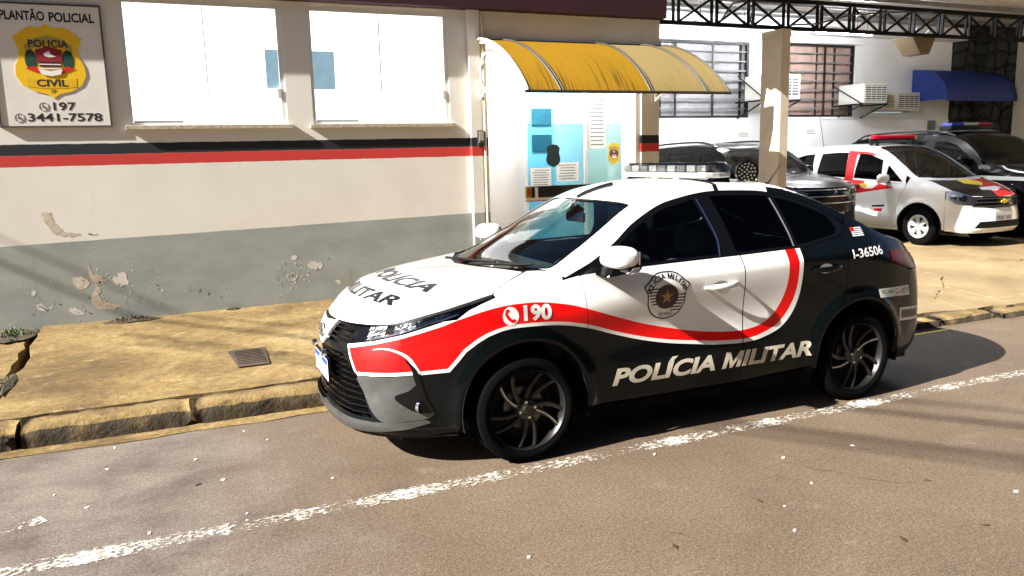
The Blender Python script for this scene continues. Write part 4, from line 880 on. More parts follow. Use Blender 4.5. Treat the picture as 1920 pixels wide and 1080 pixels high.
def join(parts):
    V, N, F, M = [], [], [], []
    for v, n, f, m in parts:
        k = sum(len(x) for x in V); V.append(v); N.append(n); F += [tuple(i+k for i in t) for t in f]; M += m
    return np.vstack(V), np.vstack(N), F, M
def panel(name, parts, mats, parent):
    V, N, F, M = join(parts); return mk(name, V, F, mats, parent, smooth=True, midx=M, normals=N)
def wrap_text(name, sh, kind, txt, size, a, b, ea, eb, m, parent, bold=.02, shear=0., width=None, off=.0015, side=-1, h=.03, spin=0.):
    """lettering laid on the body surface; ea/eb = surface directions of text x / text y"""
    V, F = text2d(txt, size, bold, shear, h=h)
    if not len(V): return
    if width: V[:, 0] *= width/(V[:, 0].max()-V[:, 0].min())
    if spin: c, s_ = math.cos(spin), math.sin(spin); V = V @ np.array([[c, s_], [-s_, c]])
    kb = 1. if kind == 'W' else .72
    A = a+V[:, 0]*ea[0]+V[:, 1]*eb[0]; B = b+(V[:, 0]*ea[1]+V[:, 1]*eb[1])/kb
    return put(name, sh, kind, A, B, F, m, parent, off, side)
def put(name, sh, kind, A, B, F, m, parent, off, side=-1):
    fn = sh.W if kind == 'W' else sh.T; P = fn(A, B); N = sh.N(fn, A, B)*(-1 if kind == 'W' else 1); P = P+N*off
    if side == -1: P = P*[1, -1, 1]; N = N*[1, -1, 1]
    out = []
    for t in F:
        n = np.cross(P[t[1]]-P[t[0]], P[t[2]]-P[t[0]]); out.append(tuple(t) if n@N[t[0]] >= 0 else tuple(t[::-1]))
    return mk(name, P, out, m, parent, smooth=True, normals=N)
def decal(name, sh, poly, m, parent, off=.002, side=-1, h=.03, kind='W', skirt=.0):
    return panel(name, [patch_data(sh, kind, poly, (), (), h, off, side, skirt)], [m], parent)
def arc_pts(cx, cz, r, a0, a1, n): return [(cx+r*math.cos(math.radians(a0+(a1-a0)*i/n)), cz+r*math.sin(math.radians(a0+(a1-a0)*i/n))) for i in range(n+1)]
def paint(name, col, rough=.28, metal=0., coat=1.0):
    return mat(name, col, rough, metal, coat=coat, spec=.16 if coat < .5 else .3)
P_WHITE = paint('white_car_paint', (.78, .77, .74)); P_BLACK = paint('black_car_paint', (.0018, .0030, .0034), .22, 0, .22); P_RED = paint('red_livery', (.80, .004, .004), .4, 0, .35)
M_TRIM = mat('gloss_black_trim', (.003, .003, .0035), .18, spec=.3); M_MATTE = mat('matte_black_trim', (.004, .004, .0045), .6, spec=.2); M_SILV = mat('silver_bumper_trim', (.10, .10, .098), .26, .55, noise=(7, .25)); M_CHROME = mat('chrome', (.75, .75, .76), .08, 1.0)
M_REFL = mat('lamp_reflector', (.55, .55, .54), .22, .45, noise=(60, .5)); M_REFLW = mat('lamp_facet', (.8, .8, .78), .3, .2); M_REFL2 = mat('lamp_projector', (.16, .16, .17), .1, .3)
M_LENS = glass('lamp_lens', (.95, .97, 1.0), .02, .95); M_TAIL = mat('red_tail_lens', (.13, .0015, .003), .3, spec=.15); M_DIM = mat('dark_cabin', (.012, .013, .014), .75)
M_WSH = glass('windscreen_glass', (.84, .98, .98), .012, .97, 1.95); M_SIDEGL = glass('tinted_side_glass', (.78, .97, .95), .015, .88, 1.3); M_PRIV = glass('privacy_glass', (.25, .30, .32), .015, .10, 1.25)
M_LETTER = mat('reflective_letters', (.62, .57, .46), .45); M_LETW = mat('white_letters', (.82, .82, .80), .4); M_TYRE = mat('tyre_rubber', (.0022, .0022, .0025), .95, spec=.06, noise=(30, .25), bump=(90, .15)); M_ALLOY = mat('graphite_alloy', (.045, .043, .040), .32, .8); M_ALLOYM = mat('machined_alloy', (.50, .48, .44), .25, .9)
# ------------------------------------------------------------------ wheels
def make_wheel(name, R, rim, wid, parent, x, y, side, style='swirl', spin=0.):
    w = empty(name, (x, y, R)); w.parent = parent; s = side; hw = wid/2
    mb = MB(); mb.lathe([(rim-.012, -hw*.8), (rim+.004, -hw*.92), (rim+.02, -hw), (R-.035, -hw), (R-.012, -hw*.88), (R-.002, -hw*.62), (R, 0), (R-.002, hw*.62), (R-.012, hw*.88), (R-.035, hw), (rim+.02, hw), (rim+.004, hw*.92), (rim-.012, hw*.8)], axis='y', n=56); ty = mb.build('tyre', M_TYRE, w, smooth=True)
    mb = MB()
    for k in range(84):
        a = 2*math.pi*k/84; c, q = math.cos(a), math.sin(a)
        for y0, y1 in ((-hw*.60, -hw*.18), (hw*.18, hw*.60)):
            M = Matrix(((c, 0, -q, 0), (0, 1, 0, 0), (q, 0, c, 0), (0, 0, 0, 1))); mb.box(R-.004, R+.0035, y0, y1, -.0075, .0075, M)
    mb.build('tread', M_TYRE, w)['kind'] = 'stuff'
    ma, mm = (M_ALLOY, M_ALLOYM) if style == 'swirl' else (mat('steel_cover_silver', (.55, .55, .56), .35, .5), mat('steel_cover_silver', (.55, .55, .56)))
    yo = s*hw*.86
    mb = MB(); mb.lathe([(rim, yo), (rim-.004, yo+s*.007), (rim-.012, yo-s*.002), (rim-.018, yo-s*.03), (rim-.035, -yo*.2), (rim-.035, -yo)], axis='y', n=56); rm = mb.build('rim', ma, w, smooth=True)
    mb = MB(); mb.lathe([(.0, -yo*.3), (rim-.03, -yo*.3)], axis='y', n=32); mb.build('brake_backing', mat('brake_dark', (.006, .006, .006), .8), w)
    mb = MB(); mb.lathe([(.04, yo*.25), (.125, yo*.25), (.13, yo*.15)], axis='y', n=36); mb.build('brake_disc', mat('disc_steel', (.12, .115, .11), .4, .8), w)
    if style == 'swirl':
        for k in range(10):
            a0 = spin+2*math.pi*(k//2)/5+(k % 2)*.50; tw = -s*(.42 if k % 2 else .34)*-1; V = []; F = []; n = 8
            for i in range(n+1):
                t = i/n; r = .055+(rim-.018-.055)*t; a = a0+tw*(t**.9); half = (.022-.007*t)/2+.004; dpt = yo-s*(.018*(1-t)**2+.006+.01*math.sin(t*3.1))
                er = np.array([math.cos(a), math.sin(a)]); et = np.array([-er[1], er[0]])
                for hx, dy in ((-half, -s*.03), (-half, -s*.004), (-half*.35, 0), (half*.35, 0), (half, -s*.006), (half, -s*.03)):
                    q = er*r+et*hx; V.append((q[0], dpt+dy, q[1]))
            for i in range(n):
                for j in range(5): F.append((i*6+j, i*6+j+1, (i+1)*6+j+1, (i+1)*6+j))
            o = MB().add(V, F).build('spoke', [ma, mm], w, smooth=False)
            for pl in o.data.polygons:
                if pl.index % 5 == 2 and k in (0, 5): pl.material_index = 1
    else:
        mb = MB(); mb.lathe([(rim-.01, yo+s*.004), (rim*.86, yo+s*.012), (rim*.80, yo+s*.004), (rim*.78, yo-s*.02)], axis='y', n=48); mb.build('cover_ring', ma, w, smooth=True)
        for k in range(6):
            a0 = spin+2*math.pi*k/6; V = []; F = []; n = 6
            for i in range(n+1):
                t = i/n; r = .02+(rim*.84-.02)*t; half = .020+.026*t; er = np.array([math.cos(a0), math.sin(a0)]); et = np.array([-er[1], er[0]]); yy = yo+s*(.014-.006*abs(t-.4))
                for hx, dy in ((-half, -s*.014), (-half*.7, 0), (half*.7, 0), (half, -s*.014)): q = er*r+et*hx; V.append((q[0], yy+dy, q[1]))
            for i in range(n):
                for j in range(3): F.append((i*4+j, i*4+j+1, (i+1)*4+j+1, (i+1)*4+j))
            MB().add(V, F).build('spoke', ma, w, smooth=True)
    mb = MB(); mb.lathe([(.0, yo+s*.002), (.026, yo), (.033, yo-s*.008), (.06, yo-s*.016), (.075, yo-s*.04)], axis='y', n=28); mb.build('hub', ma, w, smooth=True)
    for k in range(4):
        a = spin+.4+math.pi/2*k; mb = MB(); mb.lathe([(0, yo-s*.004), (.009, yo-s*.004), (.011, yo-s*.03)], (.047*math.cos(a), 0, .047*math.sin(a)), 'y', 6); mb.build('lug_nut', M_CHROME if style == 'swirl' else M_BLACK, w)
    return w
def wheel_well(parent, x, z, r, w, side, m):
    mb = MB(); mb.lathe([(r, side*(w-.012)), (r, side*(w-.30)), (.02, side*(w-.30))], (x, 0, z), 'y', 28, -.25, math.pi+.25); mb.build('wheel_well', m, parent, smooth=False)
def seat(parent, x, y, m, w=.46, z0=.30, htop=1.02, facing=-1):
    s = empty('seat', (0, 0, 0)); s.parent = parent; f = facing
    mb = MB(); mb.prism([(x+f*.28, z0), (x+f*.30, z0+.20), (x-f*.16, z0+.22), (x-f*.22, z0)], y-w/2, y+w/2, 'y'); mb.build('cushion', m, s, bevel=.04)
    mb = MB(); mb.prism([(x-f*.10, z0+.16), (x-f*.05, z0+.30), (x-f*.16, htop), (x-f*.27, htop-.01), (x-f*.24, z0+.15)], y-w/2, y+w/2, 'y'); mb.build('backrest', m, s, bevel=.05)
    mb = MB(); mb.prism([(x-f*.18, htop+.04), (x-f*.17, htop+.19), (x-f*.22, htop+.235), (x-f*.28, htop+.2), (x-f*.28, htop+.05)], y-.14, y+.14, 'y'); mb.build('headrest', m, s, bevel=.04)
# ------------------------------------------------------------------ patrol sedan
CARX, CARY = 3.05, 4.80
SH = sedan(); S0, S1, SF, SR = SH.S0, SH.S1, SH.sf, SH.sr
car = empty('patrol_car', (CARX, CARY, 0), 0, 'black and white police sedan with red stripe and lettering parked at the kerb', 'car')
zb = lambda x: float(np.interp(x, [-1.01, -.85, -.48, .275, .78, 1.14], [1.037, 1.064, 1.08, 1.096, 1.11, 1.168]))
WT = [(-1.005, 1.045), (-.80, 1.125), (-.635, 1.213), (-.445, 1.335), (-.171, 1.447), (.198, 1.494), (.50, 1.484), (.70, 1.455), (.95, 1.375), (1.13, 1.285), (1.20, 1.235)]
wt = lambda x: float(pchip([a for a, b in WT], [b for a, b in WT], x)[0])
REDT = [(-2.348, .695), (-2.15, .735), (-1.949, .786), (-1.742, .842), (-1.652, .871), (-1.435, .921), (-1.217, .935), (-1.019, .907), (-.886, .87), (-.704, .806), (-.511, .741), (-.317, .69), (-.12, .648), (.082, .619), (.25, .611), (.38, .627), (.489, .675), (.559, .757), (.598, .854), (.61, .961), (.604, 1.13)]
REDB = [(.690, 1.13), (.695, .94), (.676, .803), (.625, .702), (.537, .621), (.418, .576), (.287, .555), (.077, .564), (-.124, .588), (-.319, .617), (-.509, .658), (-.696, .713), (-.882, .775), (-1.092, .814), (-1.352, .819), (-1.50, .785)]
REDE = [(-1.56, .755), (-1.63, .708), (-1.68, .65), (-1.722, .605), (-1.869, .596), (-1.926, .596), (-2.283, .572)]
RED = smooth_poly(REDT, 4, False)+smooth_poly(REDB, 4, False)+REDE
WB = [(.730, 1.16), (.728, .93), (.710, .785), (.658, .676), (.566, .597), (.44, .552), (.287, .531), (.077, .540), (-.126, .566), (-.319, .595), (-.509, .637), (-.696, .692), (-.881, .753), (-1.092, .794), (-1.352, .799), (-1.49, .766)]
WHITE = [(-2.372, .712), (-2.15, .752), (-1.949, .803), (-1.742, .862), (-1.70, .93), (-1.70, 1.25), (.730, 1.25)]+smooth_poly(WB, 4, False)+[(-1.55, .735), (-1.615, .692), (-1.668, .632), (-1.712, .585), (-1.869, .577), (-1.926, .577), (-2.292, .552)]
LIV = [(WHITE, 1), (RED, 2)]; PM = [P_BLACK, P_WHITE, P_RED]
FA, RA, AR = (-1.265, .33), (1.255, .33), .398
def E_line(x0, x1, n=10, d=0.):
    xs = np.linspace(x0, x1, n); return [(float(a), float(b)-d) for a, b in zip(xs, SH.ztop(xs))]
DCF = [(-.81, .275), (-.835, .45), (-.858, .60), (-.871, .733), (-.885, .88), (-.897, 1.0), (-.902, zb(-.902))]
DCM = [(.242, zb(.242)), (.258, .9), (.262, .674), (.252, .45), (.240, .275)]
DCR = [(1.128, zb(1.128)), (1.126, .955), (1.122, .82), (1.09, .735), (1.047, .672)]
fender = DCF+[(-1.012, 1.036)]+E_line(-1.012, -1.43, 10)+[(-1.424, .972), (-1.505, .946), (-1.586, .917), (-1.655, .875), (-1.585, .81), (-1.523, .757), (-1.468, .690)]+arc_pts(*FA, AR, 120, -7, 18)[1:]
fenderT = [(-1.43, .9985)]+[(float(x), .9985) for x in np.linspace(-1.41, -1.0, 9)]+[(-1.0, .90), (-1.02, .80), (-1.06, .74), (-1.25, .865), (-1.425, .985)]
bumper = [(S0, .205), (-2.3, .205), (-1.9, .21), (-1.68, .235)]+arc_pts(*FA, AR, 187, 120, 8)+[(-1.468, .690), (-1.523, .757), (-1.585, .81), (-1.655, .872), (-1.768, .862), (-1.949, .812), (-2.207, .747), (-2.38, .722), (-2.568, .695), (S0, .69)]
fdoor = DCF[::-1]+[(-.81, .275)]+DCM[::-1][:1]+DCM[::-1][1:]+[(x, zb(x)) for x in np.linspace(.2, -.86, 14)]
rdoor = DCM+[(.86, .30)]+arc_pts(*RA, AR, 184, 121, 8)+DCR[::-1]+[(x, zb(x)) for x in np.linspace(1.1, .28, 12)]
quarter = DCR+arc_pts(*RA, AR, 121, 30, 12)[1:]+[(1.70, .62), (1.79, .76), (1.81, .872), (1.567, .953), (1.575, 1.03), (1.72, 1.024), (1.90, .990), (1.94, .987)]+E_line(1.94, 1.21, 16)+[(1.20, 1.232), (1.16, 1.19)]
GR = [(S0, .652), (-2.42, .660), (-2.275, .556), (-2.167, .318), (-2.45, .327), (S0, .327)]
for s, sd in ((-1, 'left'), (1, 'right')):
    panel('fender', [patch_data(SH, 'W', fender, LIV, h=.028, side=s, gap=.0), patch_data(SH, 'T', fenderT, [(fenderT, 1)], h=.03, side=s, skirt=0)], PM, car)
    fd = panel('front_door', [patch_data(SH, 'W', fdoor, LIV, h=.03, side=s, gap=.0036)], PM, car)
    rd = panel('rear_door', [patch_data(SH, 'W', rdoor, LIV, h=.03, side=s, gap=.0036)], PM, car)
    panel('quarter_panel', [patch_data(SH, 'W', quarter, (), h=.03, side=s, gap=.002)], PM, car)
    sill = [(-.868, .275), (-.81, .27), (.24, .27), (.86, .295), (.858, .25), (.83, .205), (-.83, .205), (-.868, .235)]
    panel('sill', [patch_data(SH, 'W', sill, (), h=.03, side=s, off=.004)], [mat('sill_black', (.0015, .0015, .0017), .8, spec=.04)], car)
    for cx in (FA, RA):
        ring = arc_pts(*cx, AR+.020, 186, -6, 26)+arc_pts(*cx, AR-.006, -6, 186, 26); panel('arch_trim', [patch_data(SH, 'W', ring, (), h=.022, side=s, off=.004, skirt=.03)], [P_BLACK], car); wheel_well(car, cx[0], cx[1], AR-.004, .86, s, M_MATTE)
    # handles
    for d, xx, zz, pm in ((fd, .075, .915, P_WHITE), (rd, .935, .955, P_BLACK)):
        hb = [(xx-.105, zz-.022), (xx-.06, zz-.03), (xx+.06, zz-.03), (xx+.105, zz-.018), (xx+.105, zz+.018), (xx+.06, zz+.026), (xx-.06, zz+.026), (xx-.105, zz+.018)]
        P = SH.W(np.array([xx-.13, xx-.10, xx-.05, xx, xx+.05, xx+.10, xx+.125]), np.full(7, zz)); o_ = np.array([.002, .022, .036, .040, .036, .024, .004]); P[:, 1] += o_
        V = []; n = 7
        for i in range(n):
            hh = [.008, .016, .019, .020, .019, .017, .010][i]
            for k in range(10): a = 2*math.pi*k/10; V.append((P[i, 0], s*(P[i, 1]+.010*math.cos(a)), P[i, 2]+hh*math.sin(a)+.008*i/6))
        MB().add(V, [(i*10+k, i*10+(k+1) % 10, (i+1)*10+(k+1) % 10, (i+1)*10+k) for i in range(n-1) for k in range(10)]+[tuple(range(10)), tuple(range(60, 70))]).build('handle', pm, d, smooth=True)
        decal('handle_cup', SH, ellipse(xx-.01, zz+.004, .06, .032, 20), mat('cup_shade', (.30, .29, .27) if pm is P_WHITE else (.01, .012, .012), .4), d, .0012, s, .02)
    # glazing: frame band with three panes
    band = [(x, zb(x)+.001) for x in np.linspace(-1.0, 1.13, 26)]+[(1.19, 1.225)]+[(x, wt(x)) for x in np.linspace(1.13, -.99, 34)]
    g1 = [(x, zb(x)+.018) for x in np.linspace(-.78, .085, 10)]+[(.09, 1.2), (.055, 1.32), (.01, wt(.01)-.03)]+[(x, wt(x)-.032) for x in np.linspace(-.05, -.62, 12)]
    g2 = [(x, zb(x)+.018) for x in np.linspace(.225, .675, 6)]+[(.665, 1.2), (.635, 1.33), (.60, wt(.60)-.028)]+[(x, wt(x)-.03) for x in np.linspace(.55, .14, 8)]+[(.19, 1.3)]
    g3 = [(x, zb(x)+.02) for x in np.linspace(.725, 1.08, 5)]+[(1.10, 1.215)]+[(x, wt(x)-.03) for x in np.linspace(1.06, .66, 6)]+[(.695, 1.3)]
    fr = panel('window_frame', [patch_data(SH, 'W', band, (), (g1, g2, g3), h=.028, side=s, off=-.002)], [M_TRIM], car)
    for g, m in ((g1, M_SIDEGL), (g2, M_PRIV), (g3, M_PRIV)): panel('side_window', [patch_data(SH, 'W', g, (), (), h=.04, side=s, off=-.006, skirt=0)], [m], car)
    for p0 in ([(.085, 1.10), (.10, 1.2), (.068, 1.33), (.03, 1.45)], [(.683, 1.12), (.675, 1.2), (.648, 1.32), (.615, 1.43)]):
        q = smooth_poly(p0, 5, False); decal('window_strip', SH, [(x-.006, z) for x, z in q]+[(x+.006, z) for x, z in q[::-1]], M_CHROME if p0[0][0] < .2 else M_GALV, fr, .003, s, .03)
    # lamps
    hl_ = [(-2.40, .728), (-2.207, .752), (-1.949, .817), (-1.768, .868), (-1.60, .915), (-1.505, .948), (-1.428, .976), (-1.572, .943), (-1.82, .892), (-2.00, .850), (-2.10, .832), (-2.232, .815), (-2.327, .785)]
    L = panel('headlight', [patch_data(SH, 'W', hl_, (), (), h=.025, side=s, off=-.028, skirt=0)], [M_TRIM], car)
    panel('lens', [patch_data(SH, 'W', hl_, (), (), h=.03, side=s, off=.001, skirt=.028)], [M_LENS], L)
    rf = random.Random(4); mm3 = [M_REFL, M_REFL2, M_REFLW]; top_ = lambda x: float(np.interp(x, [-2.25, -2.10, -2.0, -1.82, -1.60], [.822, .838, .856, .893, .938])); bot_ = lambda x: float(np.interp(x, [-2.25, -2.207, -1.949, -1.768, -1.60], [.748, .757, .822, .873, .918]))
    for x0_, x1_, n_ in ((-2.235, -2.10, 6), (-2.04, -1.90, 6), (-1.885, -1.70, 6)):
        for k in range(n_):
            a0_, a1_ = x0_+(x1_-x0_)*k/n_, x0_+(x1_-x0_)*(k+.86)/n_
            for v_ in range(4):
                f0, f1 = .04+v_*.235, .04+v_*.235+.205; lean_ = .012; q = [(a0_, bot_(a0_)*(1-f0)+top_(a0_)*f0), (a1_, bot_(a1_)*(1-f0)+top_(a1_)*f0), (a1_+lean_, bot_(a1_)*(1-f1)+top_(a1_)*f1), (a0_+lean_, bot_(a0_)*(1-f1)+top_(a0_)*f1)]
                decal('reflector', SH, q, rf.choice(mm3), L, -.020+rf.uniform(-.004, .005), s, .03)
    decal('drl_strip', SH, smooth_poly([(-2.20, .757), (-1.95, .822), (-1.76, .874), (-1.66, .903), (-1.66, .896), (-1.76, .866), (-1.95, .813), (-2.20, .75)], 3), M_CHROME, L, -.010, s, .03); decal('indicator', SH, ellipse(-2.075, .785, .018, .012, 12), mat('amber_lens', (.7, .18, .02), .3), L, -.018, s, .02)
    tl = [(1.567, .960), (1.575, 1.028), (1.72, 1.02), (1.90, .985), (2.05, .965), (2.16, .945), (2.14, .885), (2.0, .868), (1.815, .880)]
    t_ = panel('tail_light', [patch_data(SH, 'W', tl, (), (), h=.025, side=s, off=.006, skirt=.03)], [M_TAIL], car); decal('reverse_lens', SH, [(2.02, .89), (2.12, .90), (2.13, .935), (2.03, .93)], mat('clear_red_lens', (.35, .16, .15), .3), t_, .0085, s, .02)
    # fog surround, blade
    bz = smooth_poly([(-2.268, .552), (-2.08, .560), (-1.91, .572), (-1.893, .50), (-1.85, .42), (-1.808, .357), (-1.853, .327), (-1.97, .315), (-2.093, .308), (-2.163, .36), (-2.22, .46)], 4)
    z_ = panel('fog_surround', [patch_data(SH, 'W', bz, (), (), h=.025, side=s, off=.007, skirt=.012)], [M_SILV], car); decal('fog_recess', SH, smooth_poly([(-2.023, .452), (-1.94, .49), (-1.893, .52), (-1.855, .45), (-1.812, .372), (-1.878, .362), (-1.95, .39)], 4), M_TRIM, z_, .0095, s, .02)
    fo = SH.W(np.array([-1.88]), np.array([.40]))[0]; mb = MB(); mb.lathe([(0, -.012), (.022, -.008), (.034, 0), (.037, .02)], axis='x', n=20); o = mb.build('fog_lamp', M_CHROME, z_, smooth=True); o.location = (fo[0]-.012, s*(fo[1]+.004), fo[2]); o.rotation_euler = (0, 0, s*.9)
    bl = [(-2.152, .706), (-2.08, .716), (-2.012, .709), (-1.96, .688), (-1.925, .655), (-1.90, .61), (-1.884, .578)]; q = smooth_poly(bl, 4, False); w_ = np.linspace(.004, .013, len(q))
    decal('blade_line', SH, [(x+w, z+w) for (x, z), w in zip(q, w_)]+[(x-w*.3, z-w*.3) for (x, z), w in zip(q[::-1], w_[::-1])], P_WHITE, car, .004, s, .02)
    b2 = smooth_poly([(-1.96, .672), (-1.915, .62), (-1.893, .56), (-1.872, .48), (-1.84, .41), (-1.80, .355)], 4, False); w_ = np.interp(np.linspace(0, 1, len(b2)), [0, .4, 1], [.002, .017, .008])
    decal('blade_groove', SH, [(x-w, z-.002) for (x, z), w in zip(b2, w_)]+[(x+w, z+.002) for (x, z), w in zip(b2[::-1], w_[::-1])], M_TRIM, car, .009, s, .02)
    # mirror
    mr = empty('mirror', (-.735, s*.995, 1.165)); mr.parent = car
    bm = bmesh.new(); bmesh.ops.create_uvsphere(bm, u_segments=28, v_segments=16, radius=1)
    for v in bm.verts:
        x, y, z = v.co; sx = math.copysign(abs(x)**.62, x); sy = math.copysign(abs(y)**.75, y); sz = math.copysign(abs(z)**.7, z)
        X = sx*.095 if sx < 0 else sx*.062; v.co = (X+.012*sz, s*(sy*.132), sz*(.066 if z > 0 else .055)-.012*s*sy*0)
    me = bpy.data.meshes.new('cap'); bm.to_mesh(me); bm.free(); me.materials.append(P_WHITE); me.shade_smooth(); o = bpy.data.objects.new('cap', me); COL.objects.link(o); o.parent = mr
    mb = MB(); mb.prism([(-.02, -.075), (.06, -.06), (.07, -.03), (.03, -.04), (-.03, -.048)], -s*.10, s*.128, 'y'); mb.build('lower_shell', M_TRIM, mr, bevel=.012)
    mb = MB(); mb.prism([(-.035, -.075), (.05, -.066), (.05, -.04), (-.0, -.046)], s*.10, s*.129, 'y'); mb.build('turn_signal', mat('clear_signal', (.16, .15, .15), .15), mr, bevel=.005)
    mb = MB(); mb.prism([(-.07, -.115), (.10, -.10), (.07, -.055), (-.02, -.06)], -s*.20, -s*.03, 'y'); mb.build('arm', M_TRIM, mr, bevel=.012)
    mb = MB(); mb.prism([(.055, -.040), (.064, -.038), (.066, .04), (.057, .042)], -s*.10, s*.10, 'y'); mb.build('mirror_glass', M_CHROME, mr)
    for cx in (FA[0], RA[0]): make_wheel('wheel', .314, .240, .205, car, cx, s*.765, s, 'swirl', .3+cx*.4)
# single panels
fb = panel('front_bumper', [patch_data(SH, 'W', bumper, LIV, (GR,), h=.028, side=s, gap=.0) for s in (-1, 1)], PM, car)
gb = panel('lower_grille', [patch_data(SH, 'W', [(a, .49+(b-.49)*1.06) for a, b in GR], (), (), h=.05, side=s, off=-.07, skirt=0) for s in (-1, 1)], [M_MATTE], car)
for r_ in range(9):
    z0 = .345+r_*.035; half = float(np.interp(z0, [.318, .556, .66], [-2.175, -2.272, -2.41])); xs = np.linspace(S0+.001, half, 40); wav = .0085*np.sign(np.sin((xs-S0)*2*math.pi/.085+(r_ % 2)*math.pi))
    wv = np.convolve(np.pad(wav, 2, mode='edge'), np.ones(5)/5, 'valid'); pts = []
    P = SH.W(xs, z0+wv); P[:, 0] += .022
    V = []; path = [(a[0], -a[1], a[2]) for a in P[::-1]]+[(a[0], a[1], a[2]) for a in P[1:]]
    for (x, y, z) in path: V += [(x-.012, y, z-.004), (x-.012, y, z+.004), (x+.03, y, z+.006), (x+.03, y, z-.006)]
    F = [(4*i+a, 4*i+b, 4*i+4+b, 4*i+4+a) for i in range(len(path)-1) for a, b in ((0, 1), (1, 2), (2, 3), (3, 0))]; MB().add(V, F).build('grille_bar', M_TRIM, gb)
V, F = [], []
for r_ in range(9):
    for k in range(-13, 14):
        z0 = .345+r_*.035; half = float(np.interp(z0, [.318, .556, .66], [-2.175, -2.272, -2.41])); sx = S0+abs(k)*.0425+.02*(r_ % 2)
        if sx > half-.02 or r_ == 8: continue
        a = SH.W(np.array([sx, sx]), np.array([z0, z0+.035])); sg_ = -1 if k < 0 else 1; b = len(V)
        for q in a: V += [(q[0]+.014, sg_*q[1]-.003, q[2]), (q[0]+.014, sg_*q[1]+.003, q[2])]
        F.append((b, b+1, b+3, b+2))
mk('grille_mesh', V, F, M_TRIM, gb)['kind'] = 'stuff'
lip = [(S0, .302), (-2.45, .306), (-2.16, .300), (-1.97, .312), (-1.853, .322), (-1.83, .305), (-1.97, .270), (-2.2, .250), (-2.45, .245), (S0, .246)]
panel('bumper_lip', [patch_data(SH, 'W', lip, (), (), h=.03, side=s, off=.014, skirt=.03) for s in (-1, 1)], [M_SILV], car)
ug = [(S0, .692), (-2.568, .697), (-2.40, .724), (-2.32, .782), (-2.232, .817), (-2.15, .832)]+[(float(a), float(b)-.003) for a, b in zip(np.linspace(-2.2, S0, 8), SH.ztop(np.linspace(-2.2, S0, 8)))]
u_ = panel('upper_grille', [patch_data(SH, 'W', ug, (), (), h=.03, side=s, off=-.03, skirt=0) for s in (-1, 1)], [M_TRIM], car)
for zq in (.722, .752, .782):
    xs = np.linspace(S0+.001, -2.36+(.782-zq)*-.8, 20); P = SH.W(xs, np.full(20, zq)); path = [(a[0]+.006, -a[1], a[2]) for a in P[::-1]]+[(a[0]+.006, a[1], a[2]) for a in P[1:]]; mb = MB(); mb.tube(path, .0055, 6); mb.build('grille_bar', M_TRIM, u_, smooth=True)
# white wedge and oval emblem
wd = [(S0, .795), (-2.62, .808), (-2.575, .812), (-2.64, .745), (-2.70, .690), (-2.75, .660), (S0, .652)]
panel('nose_wedge', [patch_data(SH, 'W', wd, (), (), h=.025, side=s, off=.012, skirt=.02) for s in (-1, 1)], [P_WHITE], car)
em = empty('emblem', tuple(SH.W(np.array([S0]), np.array([.735]))[0]+[-.016, 0, 0])); em.parent = car
def oval(rx, rz, t, cy=0, cz=0, nm='ring'): mb = MB(); mb.tube([(-.006, cy+rx*math.cos(a), cz+rz*math.sin(a)) for a in np.linspace(0, 2*math.pi, 32, endpoint=False)], t, 6, closed=True); mb.build(nm, M_CHROME, em, smooth=True)
oval(.062, .043, .006); oval(.024, .038, .004); oval(.045, .014, .004, 0, .017)
mb = MB(); mb.prism(ellipse(0, 0, .060, .041, 24), -.004, .004, 'x'); mb.build('emblem_plate', M_TRIM, em)
# number plate
pl = empty('number_plate', tuple(SH.W(np.array([S0]), np.array([.52]))[0]+[-.028, 0, 0])); pl.parent = car
mb = MB(); mb.box(-.004, .004, -.20, .20, -.065, .065); mb.build('plate', mat('plate_white', (.72, .73, .75), .4, noise=(22, .10)), pl, bevel=.003)
mb = MB(); mb.box(-.0055, -.0042, -.197, .197, .026, .062); mb.build('blue_band', mat('plate_blue', (.01, .06, .38), .4), pl)
mb = MB(); mb.box(-.0025, .012, -.212, .212, -.077, .077); mb.build('plate_holder', M_MATTE, pl)
flat_text('band_text', 'BRASIL', .026, (-.006, 0, .044), M_LETW, pl, ex=(0, -1, 0), ey=(0, 0, 1), bold=.01); 
for i, y in enumerate((-.15, -.10, -.05, .0, .05, .10, .15)): mb = MB(); mb.box(-.0052, -.0043, y-.014, y+.014, -.045, .012); mb.build('worn_character', mat('faded_grey', (.46, .47, .50), .6, noise=(90, .5)), pl)
for y in (-.16, .16): mb = MB(); mb.lathe([(0, -.03), (.018, -.026), (.02, 0)], (0, y, .105), 'x', 14); mb.build('bumper_stud', M_CHROME, pl, smooth=True)
# rear
rb = [(S1, .25), (2.2, .25), (1.75, .24), (1.66, .27)]+arc_pts(*RA, AR, -7, 30, 6)+[(1.70, .62), (1.79, .76), (1.812, .868), (2.0, .862), (2.05, .70), (2.2, .68), (S1, .68)]
panel('rear_bumper', [patch_data(SH, 'W', rb, (), (), h=.035, side=s, gap=.002) for s in (-1, 1)], [P_BLACK], car)
zt2 = [(float(a), float(b)) for a, b in zip(np.linspace(S1, 1.95, 10), SH.ztop(np.linspace(S1-.001, 1.95, 10)))]
panel('boot_lid', [patch_data(SH, 'W', [(S1, .685), (2.2, .685), (2.055, .705), (2.005, .865), (2.14, .885), (2.16, .945), (2.05, .968), (1.95, .99)]+zt2[::-1], (), (), h=.035, side=s) for s in (-1, 1)]+[patch_data(SH, 'T', [(1.60, -.9985), (1.60, .9985), (SR, .9985), (SR, -.9985)], (), (), h=.04, skirt=.01)], [P_BLACK], car)
